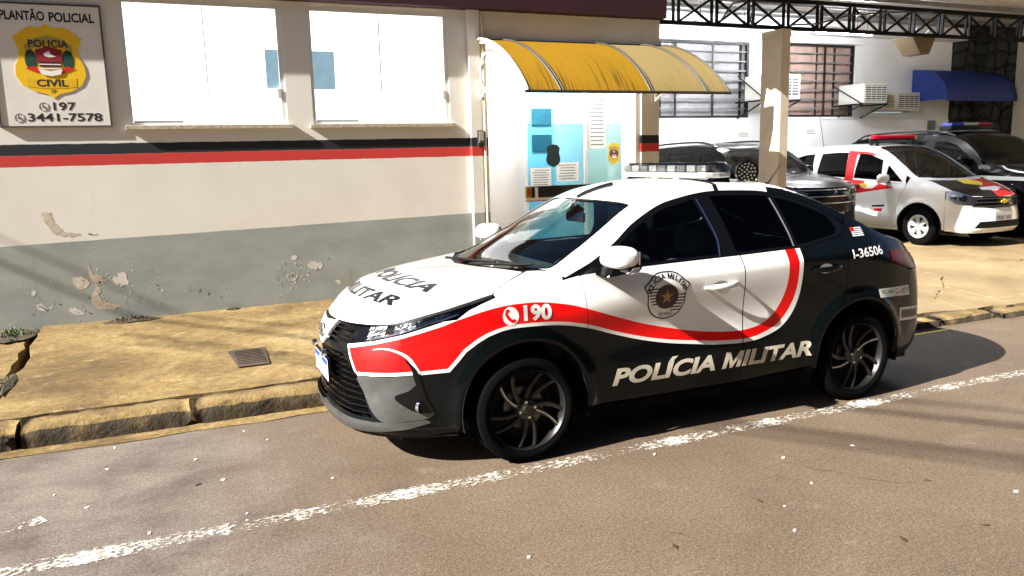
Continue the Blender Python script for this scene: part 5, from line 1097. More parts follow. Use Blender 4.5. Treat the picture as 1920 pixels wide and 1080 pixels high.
hood = [(SF, -.992), (SF, .992), (-1.43, .980), (-1.25, .855), (-1.085, .735), (-1.11, .5), (-1.155, .25), (-1.185, 0), (-1.155, -.25), (-1.11, -.5), (-1.085, -.735), (-1.25, -.855), (-1.43, -.980)]
hd = panel('bonnet', [patch_data(SH, 'T', hood, (), (), h=.03, skirt=.03)], [P_WHITE], car)
cowl = [(-1.085, .735), (-1.11, .5), (-1.155, .25), (-1.185, 0), (-1.155, -.25), (-1.11, -.5), (-1.085, -.735), (-.99, -.80), (-1.02, -.66), (-1.07, -.5), (-1.11, -.25), (-1.135, 0), (-1.11, .25), (-1.07, .5), (-1.02, .66), (-.99, .80)]
panel('cowl', [patch_data(SH, 'T', cowl, (), (), h=.03, off=-.012, skirt=0)], [M_MATTE], car)
ws = smooth_poly([(-.93, .845), (-.99, .80), (-1.02, .66), (-1.07, .5), (-1.11, .25), (-1.135, 0), (-1.11, -.25), (-1.07, -.5), (-1.02, -.66), (-.99, -.80), (-.93, -.845), (-.65, -.86), (-.42, -.855), (-.365, -.80), (-.36, -.4), (-.36, 0), (-.36, .4), (-.365, .80), (-.42, .855), (-.65, .86)], 3)
rw = [(1.03, -.80), (1.03, .80), (1.44, .84), (1.47, .78), (1.47, -.78), (1.44, -.84)]
rear_dark = [(.74, -1.1), (.70, -.5), (.69, 0), (.70, .5), (.74, 1.1), (1.7, 1.1), (1.7, -1.1)]; rl1 = [(.775, -1.1), (.735, -.5), (.725, 0), (.735, .5), (.775, 1.1), (.85, 1.1), (.81, .5), (.80, 0), (.81, -.5), (.85, -1.1)]; rl2 = [(.85, -1.1), (.81, -.5), (.80, 0), (.81, .5), (.85, 1.1), (.875, 1.1), (.835, .5), (.825, 0), (.835, -.5), (.875, -1.1)]
top = [(-1.0, -.9985), (-1.0, .9985), (1.60, .9985), (1.60, -.9985)]
topT = [(float(x), .9985) for x in np.linspace(-1.0, 1.6, 60)]+[(float(x), -.9985) for x in np.linspace(1.6, -1.0, 60)]
cut = [(-1.30, -1.2), (-1.30, 1.2), (-1.0, 1.2), (-1.0, .80), (-1.0, -.8), (-1.0, -1.2)]
frameS = [(x, wt(x)+.0015) for x in np.linspace(-.99, 1.19, 40)]+E_line(1.20, -1.008, 46)
roof_parts = [patch_data(SH, 'T', topT, [(rear_dark, 1), (rl1, 2), (rl2, 3)], (ws, rw), h=.03, skirt=.004)]
for s in (-1, 1): roof_parts.append(patch_data(SH, 'W', frameS, [([(.62, 1.0), (.62, 1.7), (1.5, 1.7), (1.5, 1.0)], 1)], (), h=.03, side=s, skirt=0))
panel('roof', roof_parts, [P_WHITE, P_BLACK, P_RED, P_WHITE], car)
wsp = panel('windscreen', [patch_data(SH, 'T', ws, (), (), h=.04, off=-.006, skirt=0)], [M_WSH], car)
panel('rear_window', [patch_data(SH, 'T', rw, (), (), h=.05, off=-.004, skirt=0)], [M_PRIV], car)
wi = inset([(a, b*.72) for a, b in ws], .028); wi = [(a, b/.72) for a, b in wi]
panel('frit_band', [patch_data(SH, 'T', ws, (), (wi,), h=.03, off=-.009, skirt=0)], [M_TRIM], wsp)
# wipers
for a in ([(-1.16, .30), (-1.10, .42), (-1.045, .60), (-1.0, .70)], [(-1.19, -.25), (-1.14, -.05), (-1.10, .20), (-1.07, .38)]):
    q = np.array(smooth_poly(a, 4, False)); P = SH.T(q[:, 0], q[:, 1])*[1, -1, 1]+[0, 0, .018]; mb = MB(); mb.tube(P.tolist(), .009, 6); mb.build('wiper', M_MATTE, car, smooth=True)
# inner body, floor, cabin
for s in (-1, 1):
    inner = [(S0+.01, .25), (-1.69, .25)]+arc_pts(*FA, AR+.01, 190, -10, 14)+[(-.85, .22), (.84, .22)]+arc_pts(*RA, AR+.01, 190, -10, 14)+[(1.68, .28), (S1-.01, .28), (S1-.01, .80), (1.6, .93), (1.1, 1.05), (.6, 1.06), (-.5, 1.03), (-.95, .98), (-1.4, .92), (-1.8, .85), (-2.2, .70), (S0+.01, .64)]
    panel('inner_body', [patch_data(SH, 'W', inner, (), (), h=.06, off=-.10, side=s, skirt=0)], [M_DIM], car)
fl_ = [tuple(q[:2]*[1, 1]) for q in SH.W(np.linspace(S0+.02, SH.key(-1.69), 14), np.full(14, .235))]; mb = MB(); mb.prism([(x+.02, -y*.985) for x, y in fl_]+[(x+.02, y*.985) for x, y in fl_[::-1]], .205, .218, 'z'); mb.build('sun_leak_plate', M_MATTE, car)  # added plate that keeps sunlight from leaking under the bumper
mb = MB(); mb.box(-1.95, 2.0, -.62, .62, .17, .24); mb.box(-.85, .85, -.78, .78, .19, .25); mb.build('underbody', M_MATTE, car)
mb = MB(); mb.prism([(-1.05, .55), (-1.12, .98), (-.95, 1.035), (-.72, 1.03), (-.62, .98), (-.60, .80), (-.70, .55)], -.68, .68, 'y'); mb.build('dashboard', M_DIM, car, bevel=.03)
mb = MB(); mb.prism([(-.76, 1.0), (-.60, 1.0), (-.58, 1.07), (-.66, 1.085), (-.76, 1.06)], -.55, -.18, 'y'); mb.build('instrument_hood', M_DIM, car, bevel=.02)
sw_ = empty('steering_wheel', (-.46, -.36, .93)); sw_.parent = car; sw_.rotation_euler = (0, -.40, 0)
mb = MB(); mb.tube([(0, .18*math.cos(a), .18*math.sin(a)) for a in np.linspace(0, 2*math.pi, 32, endpoint=False)], .015, 8, closed=True); mb.build('steering_rim', M_DIM, sw_, smooth=True); mb = MB(); mb.box(-.02, .02, -.17, .17, -.03, .03); mb.box(-.02, .02, -.03, .03, -.17, 0); mb.build('steering_spokes', M_DIM, sw_)
MSEAT = mat('grey_seat_cloth', (.035, .036, .038), .9, noise=(40, .2))
for y in (-.36, .36): seat(car, -.02, y, MSEAT)
mb = MB(); mb.prism([(.62, .30), (.62, .50), (1.02, .52), (1.06, .30)], -.62, .62, 'y'); mb.prism([(.98, .52), (1.0, .56), (1.16, 1.05), (1.26, 1.05), (1.12, .50)], -.62, .62, 'y'); mb.build('rear_bench', MSEAT, car, bevel=.03)
mb = MB(); mb.box(1.2, 1.75, -.58, .58, .98, 1.0); mb.build('parcel_shelf', M_DIM, car)
hdl = SH.T(np.repeat(np.linspace(-.3, 1.0, 12), 9), np.tile(np.linspace(-.9, .9, 9), 12))-[0, 0, .03]; mk('headliner', hdl, [(i*9+j, i*9+j+1, (i+1)*9+j+1, (i+1)*9+j) for i in range(11) for j in range(8)], mat('grey_headliner', (.10, .10, .10), .9), car)
rv = empty('rear_view_mirror', (-.50, -.02, 1.33)); rv.parent = car; mb = MB(); mb.box(-.015, .015, -.12, .12, -.035, .035); mb.build('case', M_DIM, rv, bevel=.012); mb = MB(); mb.bar((0, 0, .02), (-.02, 0, .09), .016); mb.build('stalk', M_DIM, rv)
mb = MB(); mb.bar((-.46, -.02, 1.36), (-.52, -.02, 1.40), .07, .05); mb.build('camera_box', M_DIM, car)
# ------------------------------------------------------------------ lettering and badges
XA, ZA = (1, 0), (0, 1)
wrap_text('side_lettering', SH, 'W', 'POLÍCIA MILITAR', .135, .045, .425, (1, .0), (0, 1), M_LETTER, car, .038, .25, 1.54, .002)
wrap_text('side_number', SH, 'W', '190', .115, -1.205, .873, (1, -.03), (.0, 1), M_LETW, car, .04, .0, .17, .002)
ph = decal('phone_symbol', SH, ellipse(-1.355, .868, .047, .052, 24), M_LETW, car, .0018)
q = smooth_poly([(-1.375, .90), (-1.381, .885), (-1.37, .862), (-1.352, .842), (-1.338, .835)], 4, False); decal('handset', SH, [(x-.008, z-.004) for x, z in q]+[(x+.006, z+.006) for x, z in q[::-1]], P_RED, ph, .003, h=.02)
for e_ in ((-1.373, .898), (-1.338, .842)): decal('handset', SH, ellipse(*e_, .012, .011, 10), P_RED, ph, .0031, h=.02)
wrap_text('fleet_number', SH, 'W', 'I-36506', .082, 1.325, 1.035, (1, .03), (0, 1), M_LETW, car, .02, 0, .31, .002)
fg = decal('state_flag', SH, [(1.225, 1.145), (1.345, 1.145), (1.345, 1.205), (1.225, 1.205)], M_INK, car, .0015, h=.03)
for i in range(5): decal('flag_stripe', SH, [(1.227, 1.147+i*.0125), (1.343, 1.147+i*.0125), (1.343, 1.1535+i*.0125), (1.227, 1.1535+i*.0125)], M_LETW, fg, .0025, h=.03)
decal('flag_canton', SH, [(1.227, 1.178), (1.262, 1.178), (1.262, 1.205), (1.227, 1.205)], P_RED, fg, .0032, h=.03)
st = decal('bumper_sticker', SH, [(1.43, .712), (1.815, .690), (1.79, .765), (1.425, .772)], M_LETW, car, .002); wrap_text('sticker_text', SH, 'W', 'PROMA CI', .045, 1.55, .742, (1, -.03), (0, 1), mat('green_ink', (.10, .28, .05), .5), st, .01, 0, .19, .0032)
decal('sticker_line', SH, [(1.60, .705), (1.74, .752), (1.745, .748), (1.605, .701)], P_RED, st, .0032, h=.02)
for i in range(3): decal('sticker_print', SH, [(1.70, .715+i*.014), (1.79, .712+i*.014), (1.79, .717+i*.014), (1.70, .720+i*.014)], mat('grey_print', (.22, .22, .23)), st, .0033, h=.02)
s2 = decal('rear_sticker', SH, [(1.685, .515), (1.985, .49), (1.985, .588), (1.685, .612)], M_LETW, car, .002); decal('sticker_picture', SH, [(1.71, .532), (1.96, .512), (1.96, .572), (1.71, .590)], mat('sticker_brown', (.16, .12, .05), .5, noise=(40, .8)), s2, .0032)
# hood words, read from the front
for t_, sc_, a0 in (('POLÍCIA', .15, -1.555), ('MILITAR', .15, -1.775)): wrap_text('bonnet_lettering', SH, 'T', t_, sc_, a0, .12, (0, 1), (1, 0), mat('grey_black_letters', (.012, .012, .013), .35), hd, .032, 0, .80, .002)
# door emblem
bx, bz_ = -.335, .895
E_ = lambda pts: [(bx+x*.16, bz_+z*.145) for x, z in pts]
sh_out = smooth_poly([(0, 1), (.45, .93), (.80, .62), (1.02, .42), (.88, .12), (.86, -.15), (.82, -.45), (.55, -.85), (0, -1.02), (-.55, -.85), (-.82, -.45), (-.86, -.15), (-.88, .12), (-1.02, .42), (-.80, .62), (-.45, .93)], 3)
badge = decal('door_emblem', SH, E_(sh_out), mat('emblem_ink', (.012, .012, .014), .4), fd if False else car, .0016, h=.025); decal('emblem_field', SH, E_([(x*.94, z*.94) for x, z in sh_out]), P_WHITE, badge, .0022, h=.025)
for i in range(6):
    z = .34-i*.13; decal('emblem_stripe', SH, E_([(-.90+.05*i, z), (-.20, z), (-.20, z-.055), (-.90+.05*i, z-.055)]), MATS['emblem_ink'], badge, .0029, h=.04)
    z2 = .02-i*.13; decal('emblem_stripe', SH, E_([(.20, z2), (.88-.05*i, z2), (.88-.05*i, z2-.055), (.20, z2-.055)]), MATS['emblem_ink'], badge, .0029, h=.04)
decal('emblem_disc', SH, E_(ellipse(0, -.06, .52, .52, 28)), mat('emblem_dark', (.035, .018, .022), .4), badge, .0036, h=.025)
star = [(.30*(1 if i % 2 == 0 else .38)*math.cos(math.pi/2+i*math.pi/5), -.06+.33*(1 if i % 2 == 0 else .38)*math.sin(math.pi/2+i*math.pi/5)) for i in range(10)]; decal('emblem_star', SH, E_(star), mat('emblem_gold', (.35, .20, .05), .4), badge, .0042, h=.02)
for i, ch in enumerate('POLÍCIA MILITAR'):
    if ch == ' ': continue
    a = math.radians(166-i*152/14); wrap_text('emblem_letter', SH, 'W', ch, .048, bx+.16*.80*math.cos(a)*1.0, bz_+.145*(.76*math.sin(a)+.03)-.0, XA, ZA, MATS['emblem_ink'], badge, .02, 0, None, .0034, spin=(a-math.pi/2)*.9)
wrap_text('emblem_letter', SH, 'W', 'SÃO PAULO', .030, bx, bz_-.145*.80, XA, ZA, MATS['emblem_ink'], badge, .01, 0, .10, .0034)
# ------------------------------------------------------------------ roof light bar and spot lamp
lb = empty('light_bar', (CARX+.315, CARY, 1.575), 0, 'clear emergency light bar on the roof of the patrol car', 'light bar')
def stadium(hx, hy, n=10): r = hx; return [(r*math.cos(a), hy-r+r*math.sin(a)) for a in np.linspace(0, math.pi, n)]+[(r*math.cos(a), -(hy-r)+r*math.sin(a)) for a in np.linspace(math.pi, 2*math.pi, n)]
mb = MB(); mb.prism(stadium(.135, .55), -.004, .035, 'z'); mb.build('base', mat('bar_silver', (.42, .42, .40), .3, .6), lb, bevel=.01)
mb = MB(); O = stadium(.13, .545)
V = [(x, y, .035) for x, y in O]+[(x*.95, y*.985, .078) for x, y in O]+[(x*.80, y*.95, .098) for x, y in O]; n = len(O); F = [(k*n+i, k*n+(i+1) % n, (k+1)*n+(i+1) % n, (k+1)*n+i) for k in (0, 1) for i in range(n)]+[tuple(range(2*n, 3*n))]
mb.add(V, F); mb.build('dome', glass('clear_dome', (.92, .94, .95), .05, .82, 1.5), lb, smooth=True)
for i in range(9):
    mb = MB(); y = -.46+i*.115; mb.box(-.105, -.075, y-.045, y+.045, .04, .080); mb.box(.075, .105, y-.045, y+.045, .04, .080); mb.build('led_module', mat('led_reflector', (.6, .6, .58), .2, .6) if i % 2 else mat('led_housing', (.12, .12, .12), .4), lb)
mb = MB(); mb.box(-.06, .06, -.48, .48, .036, .06); mb.build('circuit_tray', mat('grey_tray', (.35, .35, .34), .4, .5), lb)
for y in (-.50, .50):
    mb = MB(); mb.prism([(-.11, -.06), (.11, -.06), (.06, -.005), (-.05, -.005)], y-.03, y+.03, 'y'); mb.build('mount_foot', M_TRIM, lb)
for y in (-.26, .0): mb = MB(); mb.box(-.18, -.15, y-.012, y+.012, -.055, -.004); mb.build('standoff', M_PIPEW, lb)
for s in (-1, 1):
    q = SH.T(np.full(8, .205), np.linspace(.66, .9985, 8))*[1, s, 1]+[0, 0, .004]-[.315, 0, 1.575]; w2 = SH.W(np.full(4, .205), np.array([1.525, 1.512, 1.50, 1.49]))*[1, s, 1]-[.315, 0, 1.575]; P = np.vstack([q, w2[1:]+[0, s*.004, 0]]); V = []
    for k in P: V += [(k[0]-.016, k[1], k[2]), (k[0]+.016, k[1], k[2])]
    mk('strap', V, [(2*i, 2*i+1, 2*i+3, 2*i+2) for i in range(len(P)-1)], M_MATTE, lb)
sl = empty('spot_lamp', (CARX+.64, CARY-.40, 1.545), 0, 'round black work lamp with many small lights behind the light bar', 'spot lamp')
sl.rotation_euler = (0, 0, math.radians(-28))
mb = MB(); mb.lathe([(0, .06), (.05, .055), (.072, .03), (.078, 0), (.078, -.012), (.068, -.014), (.068, -.006), (0, -.006)], (0, 0, .055), 'y', 28); mb.build('housing', M_TRIM, sl, smooth=True)
for r_, n_ in ((.015, 4), (.036, 9), (.056, 14)):
    for k in range(n_): a = 2*math.pi*k/n_; mb = MB(); mb.lathe([(0, -.014), (.007, -.011), (.008, -.005)], (r_*math.cos(a), 0, .055+r_*math.sin(a)), 'y', 8); mb.build('small_light', mat('lamp_eye', (.09, .08, .055), .25, .4), sl)
mb = MB(); mb.bar((0, .02, -.02), (0, .02, -.04), .05, .03); mb.box(-.08, .08, .0, .04, -.048, -.036); mb.build('bracket', M_PIPEW, sl)
an = empty('antenna', (CARX+.86, CARY-.35, 1.50), 0, 'short black rod antenna on the roof of the patrol car', 'antenna'); mb = MB(); mb.tube([(0, 0, 0), (.10, -.02, .14)], [.006, .004], 6); mb.build('rod', M_BLACK, an); mb = MB(); mb.lathe([(.02, 0), (.012, .02), (0, .024)], axis='z', n=12); mb.build('base', M_BLACK, an)
mb = MB(); mb.tube((SH.T(np.linspace(-.36, -.12, 6), np.full(6, -.1))*[1, -1, 1]+[CARX, CARY, .012]).tolist(), .014, 8); o = mb.build('cable_cover', M_BLACK, None, smooth=True); tag(o, 'short black cable cover on the front of the white roof', 'cable cover')
# ------------------------------------------------------------------ parked cars in the yard
def generic_shell(o):
    xf, xr, w, fa, ra = o['xf'], o['xr'], o['w'], o['fa'], o['ra']; b, zb_, zr = o['belt'], o['bot'], o['rail']
    plan = [(xf, 0), (xf+.015, .28), (xf+.07, .50), (xf+.20, w-.20), (xf+.42, w-.08), (fa+.05, w-.015), (fa+.6, w), (0, w), (ra-.5, w), (ra+.1, w-.01), (xr-.30, w-.06), (xr-.12, w-.17), (xr-.04, .48), (xr-.01, .25), (xr, 0)]
    mid = lambda dz=0: ([zb_, zb_+.10, zb_+.24, .62, b-.14, b, (b+zr)/2+dz, zr], [-.06, -.02, 0, -.012, 0, -.035, -.10, -.19])
    hz = o['hoodz']
    fr = ([zb_, zb_+.08, .36, .50, .64, hz-.16, hz-.04, hz+.2], [-.06, 0, 0, -.015, -.015, -.02, -.06, -.22])
    st = [('F', *fr), (xf+.07, *fr), (fa-.25, [zb_, zb_+.08, .36, .55, .70, hz-.06, hz+.03, hz+.2], [-.05, -.01, 0, 0, .003, -.005, -.04, -.18]), (fa, [zb_, zb_+.10, .42, .62, .78, hz+.0, hz+.09, hz+.25], [-.06, -.02, 0, 0, .003, -.005, -.05, -.2]),
          (o['ax'], *mid()), (o['ax']+.5, *mid()), (.3, *mid()), (ra, *mid()), (xr-.3, *mid()), (xr-.1, [zb_+.04, zb_+.12, .45, .60, .80, 1.0, (b+zr)/2, zr], [-.05, 0, 0, -.01, -.02, -.05, -.13, -.24]), ('R', [zb_+.05, zb_+.14, .45, .60, .80, 1.0, (b+zr)/2, zr], [-.05, 0, 0, -.02, -.04, -.06, -.15, -.28])]
    return Shell(plan, st, o['edge'], o['center'], o['xfc'], o['xrc'], arches=((fa, o['R'], o['R']+.085, .018), (ra, o['R'], o['R']+.085, .018)))
def parked(o, root):
    sh = generic_shell(o); A0, A1 = sh.S0, sh.S1; P0, LV, mats_ = o['paint'], o.get('livery', []), o['mats']; fa, ra, R, b, zbt = o['fa'], o['ra'], o['R'], o['belt'], o['bot']; ar = R+.08; H = .05
    key = sh.key; zt = lambda x: float(sh.ztop(x)[0]); bz = lambda x: o['beltf'](x) if 'beltf' in o else b
    el = lambda x0, x1, n=10: [(float(a), float(c)) for a, c in zip(np.linspace(x0, x1, n), sh.ztop(np.linspace(x0, x1, n)))]
    ax, dm, dr, cf = o['ax'], o['dm'], o['dr'], o['cut']; hb, hz = o['hlb'], o['hoodz']; sC, sR = key(cf), key(ra+ar*.8)
    dx = max(ax+.12, fa+ar+.035)
    for s in (-1, 1):
        hl_ = [(key(p[0]), p[1]) for p in o['headlight']]
        fend = [(dx, zbt+.05), (dx, b*.6), (ax+.06, b-.1), (ax+.04, bz(ax+.04)), (ax, zt(ax)-.002)]+el(ax, sC+.012, 8)+[(sC+.012, hl_[0][1]+.02), (sC, hb), (sC, R+ar*.86 if abs(fa-sC) < ar else zbt+.05)]+arc_pts(fa, R, ar, 180-math.degrees(math.acos(min(1, max(-1, (fa-sC)/ar)))) if abs(fa-sC) < ar else 187, -8, 14)
        panel('fender', [patch_data(sh, 'W', fend, LV, h=H, side=s, gap=.003)], mats_, root)
        d1 = [(dx, zbt+.05), (dx, b*.6), (ax+.06, b-.1), (ax+.04, bz(ax+.04))]+[(x, bz(x)) for x in np.linspace(ax+.1, dm, 8)]+[(dm+.015, .7), (dm, zbt+.05)]
        d2 = [(dm, zbt+.05), (dm+.015, .7), (dm, bz(dm))]+[(x, bz(x)) for x in np.linspace(dm+.05, dr, 6)]+[(dr, .80)]+arc_pts(ra, R, ar, 118, 183, 8)+[(ra-ar-.02, zbt+.06)]
        for nm, d in (('front_door', d1), ('rear_door', d2)):
            q = panel(nm, [patch_data(sh, 'W', d, LV, h=H, side=s, gap=.003)], mats_, root); xx = (dm-.17) if nm == 'front_door' else dr-.17; zz = bz(xx)-.09; pp = sh.W(np.array([xx]), np.array([zz]))[0]
            mb = MB(); mb.box(xx-.09, xx+.09, s*(pp[1]+.004)-.012, s*(pp[1]+.004)+.012+s*.016, zz-.016, zz+.016); mb.build('handle', o.get('handle', P0), q, bevel=.01)
        qt = [(dr, bz(dr)), (dr, .80)]+arc_pts(ra, R, ar, 118, -6, 14)+[(key(ra+ar+.05), zbt+.08), (sh.S1, zbt+.08), (sh.S1, zt(sh.S1-.001))]+el(sh.S1-.001, dr+.5, 14)+[(x, bz(x)) for x in np.linspace(o['w3'][1], dr+.02, 5)]
        panel('quarter_panel', [patch_data(sh, 'W', qt, LV, h=.06, side=s)], mats_, root)
        panel('sill', [patch_data(sh, 'W', [(fa+ar, zbt+.05), (ra-ar, zbt+.06), (ra-ar, zbt), (fa+ar, zbt)], (), (), h=.06, side=s, off=.004)], [o.get('sillm', P0)], root)
        wt_ = lambda x: min(zt(x)-.05, float(np.interp(x, [q[0] for q in o['wtop']], [q[1] for q in o['wtop']])))
        x0, x1 = o['wx']; band = [(x, bz(x)+.002) for x in np.linspace(x0, x1, 20)]+[(x, wt_(x)) for x in np.linspace(x1-.03, x0+.03, 26)]
        panes = []
        for a0, a1 in o['panes']:
            a0t = a0+(o.get('lean', .25) if a0 == o['panes'][0][0] else .04); panes.append([(x, bz(x)+.03) for x in np.linspace(a0, a1, 6)]+[(x, wt_(x)-.035) for x in np.linspace(a1-.03, a0t, 10)])
        panel('window_frame', [patch_data(sh, 'W', band, o.get('framelay', ()), panes, h=.04, side=s, off=.001)], o.get('framem', mats_), root)
        for g in panes: panel('side_window', [patch_data(sh, 'W', g, (), (), h=.06, side=s, off=-.006, skirt=0)], [o.get('sidegl', M_PRIV)], root)
        up = [(x, wt_(x)+.002) for x in np.linspace(x0+.02, x1-.03, 26)]+el(x1-.02, x0+.02, 26); panel('roof_rail', [patch_data(sh, 'W', up, LV, (), h=.05, side=s, skirt=0)], mats_, root)
        L = panel('headlight', [patch_data(sh, 'W', hl_, (), (), h=.03, side=s, off=.0, skirt=.02)], [o.get('lampm', mat('headlight_reflector', (.50, .51, .52), .18, .5))], root); panel('lens', [patch_data(sh, 'W', hl_, (), (), h=.05, side=s, off=.010, skirt=0)], [M_LENS], L)
        c_ = np.mean(np.array(hl_), 0); decal('reflector', sh, ellipse(c_[0]-.03, c_[1], .06, .05, 16), M_CHROME, L, .004, s, .03); decal('reflector', sh, ellipse(c_[0]+.10, c_[1]+.01, .05, .045, 16), M_CHROME, L, .004, s, .03)
        wheel_well(root, fa, R, ar-.004, o['w']-.01, s, M_MATTE); wheel_well(root, ra, R, ar-.004, o['w']-.01, s, M_MATTE)
        for x in (fa, ra): make_wheel('wheel', R, o['rim'], .20, root, x, s*(o['w']-.115), s, o['wheel'], .35)
        mr = empty('mirror', (o['mx'], s*(o['w']+.10), bz(o['mx'])+.07)); mr.parent = root; mb = MB(); V = []
        bm = bmesh.new(); bmesh.ops.create_uvsphere(bm, u_segments=18, v_segments=10, radius=1)
        for v in bm.verts:
            x, y, z = v.co; v.co = (math.copysign(abs(x)**.7, x)*(.08 if x < 0 else .05), s*math.copysign(abs(y)**.7, y)*.115, math.copysign(abs(z)**.7, z)*.075)
        me = bpy.data.meshes.new('cap'); bm.to_mesh(me); bm.free(); me.materials.append(o['mirror']); me.shade_smooth(); q = bpy.data.objects.new('cap', me); COL.objects.link(q); q.parent = mr
        mb = MB(); mb.box(-.04, .04, -s*.20, -s*.08, -.075, -.04); mb.build('arm', M_TRIM, mr)
        if 'rails' in o:
            P = sh.T(np.linspace(*o['rails'], 12), np.full(12, .93))*[1, s, 1]; P[:, 2] += np.interp(np.arange(12), [0, 1.5, 10, 11], [.0, .055, .055, .0]); mb = MB(); mb.tube(P.tolist(), .018, 8); mb.build('roof_bar', o.get('railm', M_SILV), root, smooth=True)
    sb = key(cf); gr = o['grille']; lg = o['lowgrille']
    bp = [(A0, zbt), (key(o['xf']+.2), zbt), (min(sC, key(fa-ar-.02)), zbt+.03)]+[q for q in arc_pts(fa, R, ar, 184, 110, 10) if q[0] <= sC]+[(sC, R+ar*.86 if abs(fa-sC) < ar else zbt+.05), (sC, hb), (hl_[0][0], hl_[0][1])]+[hl_[i] for i in o['hlow']]+[(key(o['xf']+.012), o['btop']), (A0, o['btop'])]
    B = panel('front_bumper', [patch_data(sh, 'W', bp, o.get('bumplay', ()), (), h=.05, side=s) for s in (-1, 1)], mats_, root)
    zF = np.linspace(hl_[o['hlin']][0], A0, 8); nose = [(A0, o['btop']), (key(o['xf']+.012), o['btop'])]+[hl_[i] for i in o['hinner']]+[(float(a), float(c)-.002) for a, c in zip(zF, sh.ztop(np.clip(zF, A0+.001, None)))]
    g1 = panel('grille', [patch_data(sh, 'W', nose, (), (), h=.05, side=s, off=-.004, skirt=0) for s in (-1, 1)], [M_TRIM], root)
    for zq in np.linspace(o['btop']+.03, float(sh.ztop(A0+.001)[0])-.03, o.get('nbars', 3)):
        xs = np.linspace(A0+.001, hl_[o['hlin']][0]-.03, 14); P = sh.W(xs, np.full(14, zq)); mb = MB(); mb.tube([(a[0]-.008, -a[1], a[2]) for a in P[::-1]]+[(a[0]-.008, a[1], a[2]) for a in P[1:]], .011, 6); mb.build('grille_bar', o.get('barm', M_CHROME), g1, smooth=True)
    lg_ = [(A0, lg[2]), (A0, lg[1]), (key(lg[0]), lg[1]), (key(lg[0]-.04), lg[2])]; panel('air_intake', [patch_data(sh, 'W', lg_, (), (), h=.05, side=s, off=.003, skirt=.0) for s in (-1, 1)], [M_MATTE], root)
    # lamps low in the bumper
    for s in (-1, 1): decal('fog_lamp', sh, ellipse(key(lg[0])+.09, (lg[1]+lg[2])/2+.01, .05, .042, 16), o.get('fogm', mat('pale_fog_cover', (.62, .62, .58), .4)), B, .006, s, .03)
    pl = empty('number_plate', tuple(sh.W(np.array([A0]), np.array([o['platez']]))[0]+[-.02, 0, 0])); pl.parent = root; mb = MB(); mb.box(-.004, .004, -.20, .20, -.065, .065); mb.build('plate', mat('grey_plate', (.50, .50, .48), .5, noise=(30, .15)), pl)
    for i, y in enumerate((-.15, -.105, -.06, .01, .055, .10, .145)): mb = MB(); mb.box(-.006, -.0042, y-.014, y+.014, -.045, .012); mb.build('worn_character', mat('dark_grey_print', (.12, .12, .13), .6, noise=(90, .6)), pl)
    em = sh.W(np.array([A0]), np.array([o['emz']]))[0]; e = empty('emblem', (em[0]-.022, 0, em[2])); e.parent = root
    if o['emblem'] == 'cross':
        mb = MB(); mb.prism([(-.085, -.018), (-.03, -.018), (-.028, -.032), (.038, -.032), (.036, -.018), (.085, -.018), (.078, .018), (.03, .018), (.028, .032), (-.038, .032), (-.036, .018), (-.078, .018)], -.006, .006, 'x'); mb.build('cross_badge', M_BADGE, e, bevel=.003)
    else:
        mb = MB(); mb.tube([(0, .052*sx, .075*sz) for sx, sz in ((0, 1), (1, 0), (0, -1), (-1, 0))], .014, 6, closed=True); mb.build('diamond_badge', M_CHROME, e)
    # top skins
    sf, sr = sh.sf, sh.sr; cw = key(o['cowl']); hw = .985
    hd_ = [(sf, -hw), (sf, hw), (key(o['xfc']+.35), hw), (cw, .88), (cw-.05, .45), (cw-.07, 0), (cw-.05, -.45), (cw, -.88), (key(o['xfc']+.35), -hw)]
    hd = panel('bonnet', [patch_data(sh, 'T', hd_, o.get('hoodlay', ()), (), h=.05, side=1, skirt=.02)], mats_, root)
    rest = [(sf, .9985), (sr, .9985), (sr, -.9985), (sf, -.9985)]; rest = [(float(x), .9985) for x in np.linspace(sf, sr, 60)]+[(float(x), -.9985) for x in np.linspace(sr, sf, 60)]
    w0, w1 = o['wsh']; ws_ = [(w0, -.86), (w0-.05, -.45), (w0-.07, 0), (w0-.05, .45), (w0, .86), (w1-.06, .88), (w1, .80), (w1, -.80), (w1-.06, -.88)]
    hole = [(sf-.05, -hw), (sf-.05, hw)]+hd_[2:]
    panel('roof', [patch_data(sh, 'T', rest, o.get('rooflay', ()), (ws_, [(a, c*.999) for a, c in hole]), h=.05, side=1, skirt=.004)], mats_, root)
    panel('windscreen', [patch_data(sh, 'T', ws_, (), (), h=.06, side=1, off=-.005, skirt=0)], [o.get('wgl', M_WSH)], root)
    for r0, r1 in ((-.65, .05), (-.05, .6)): P = sh.T(np.linspace(w0-.06, w0-.03, 6), np.linspace(r0, r1, 6))+[0, 0, .02]; mb = MB(); mb.tube(P.tolist(), .010, 6); mb.build('wiper', M_MATTE, root)
    # inside
    mb = MB(); mb.box(o['xf']+.35, o['xr']-.3, -.62, .62, zbt-.02, zbt+.06); mb.box(fa+ar, ra-ar, -.72, .72, zbt, zbt+.07); mb.build('underbody', M_MATTE, root)
    mb = MB(); mb.prism([(ax-.05, .5), (ax-.1, b-.10), (ax+.35, b-.06), (ax+.45, b-.2), (ax+.4, .5)], -.66, .66, 'y'); mb.build('dashboard', M_DIM, root, bevel=.03)
    for y in (-.36, .36): seat(root, o['seatx'], y, MSEAT, z0=.38, htop=b+.05)
    mb = MB(); mb.box(o['seatx']+.75, o['seatx']+.95, -.6, .6, .4, b+.05); mb.build('rear_bench', MSEAT, root, bevel=.04)
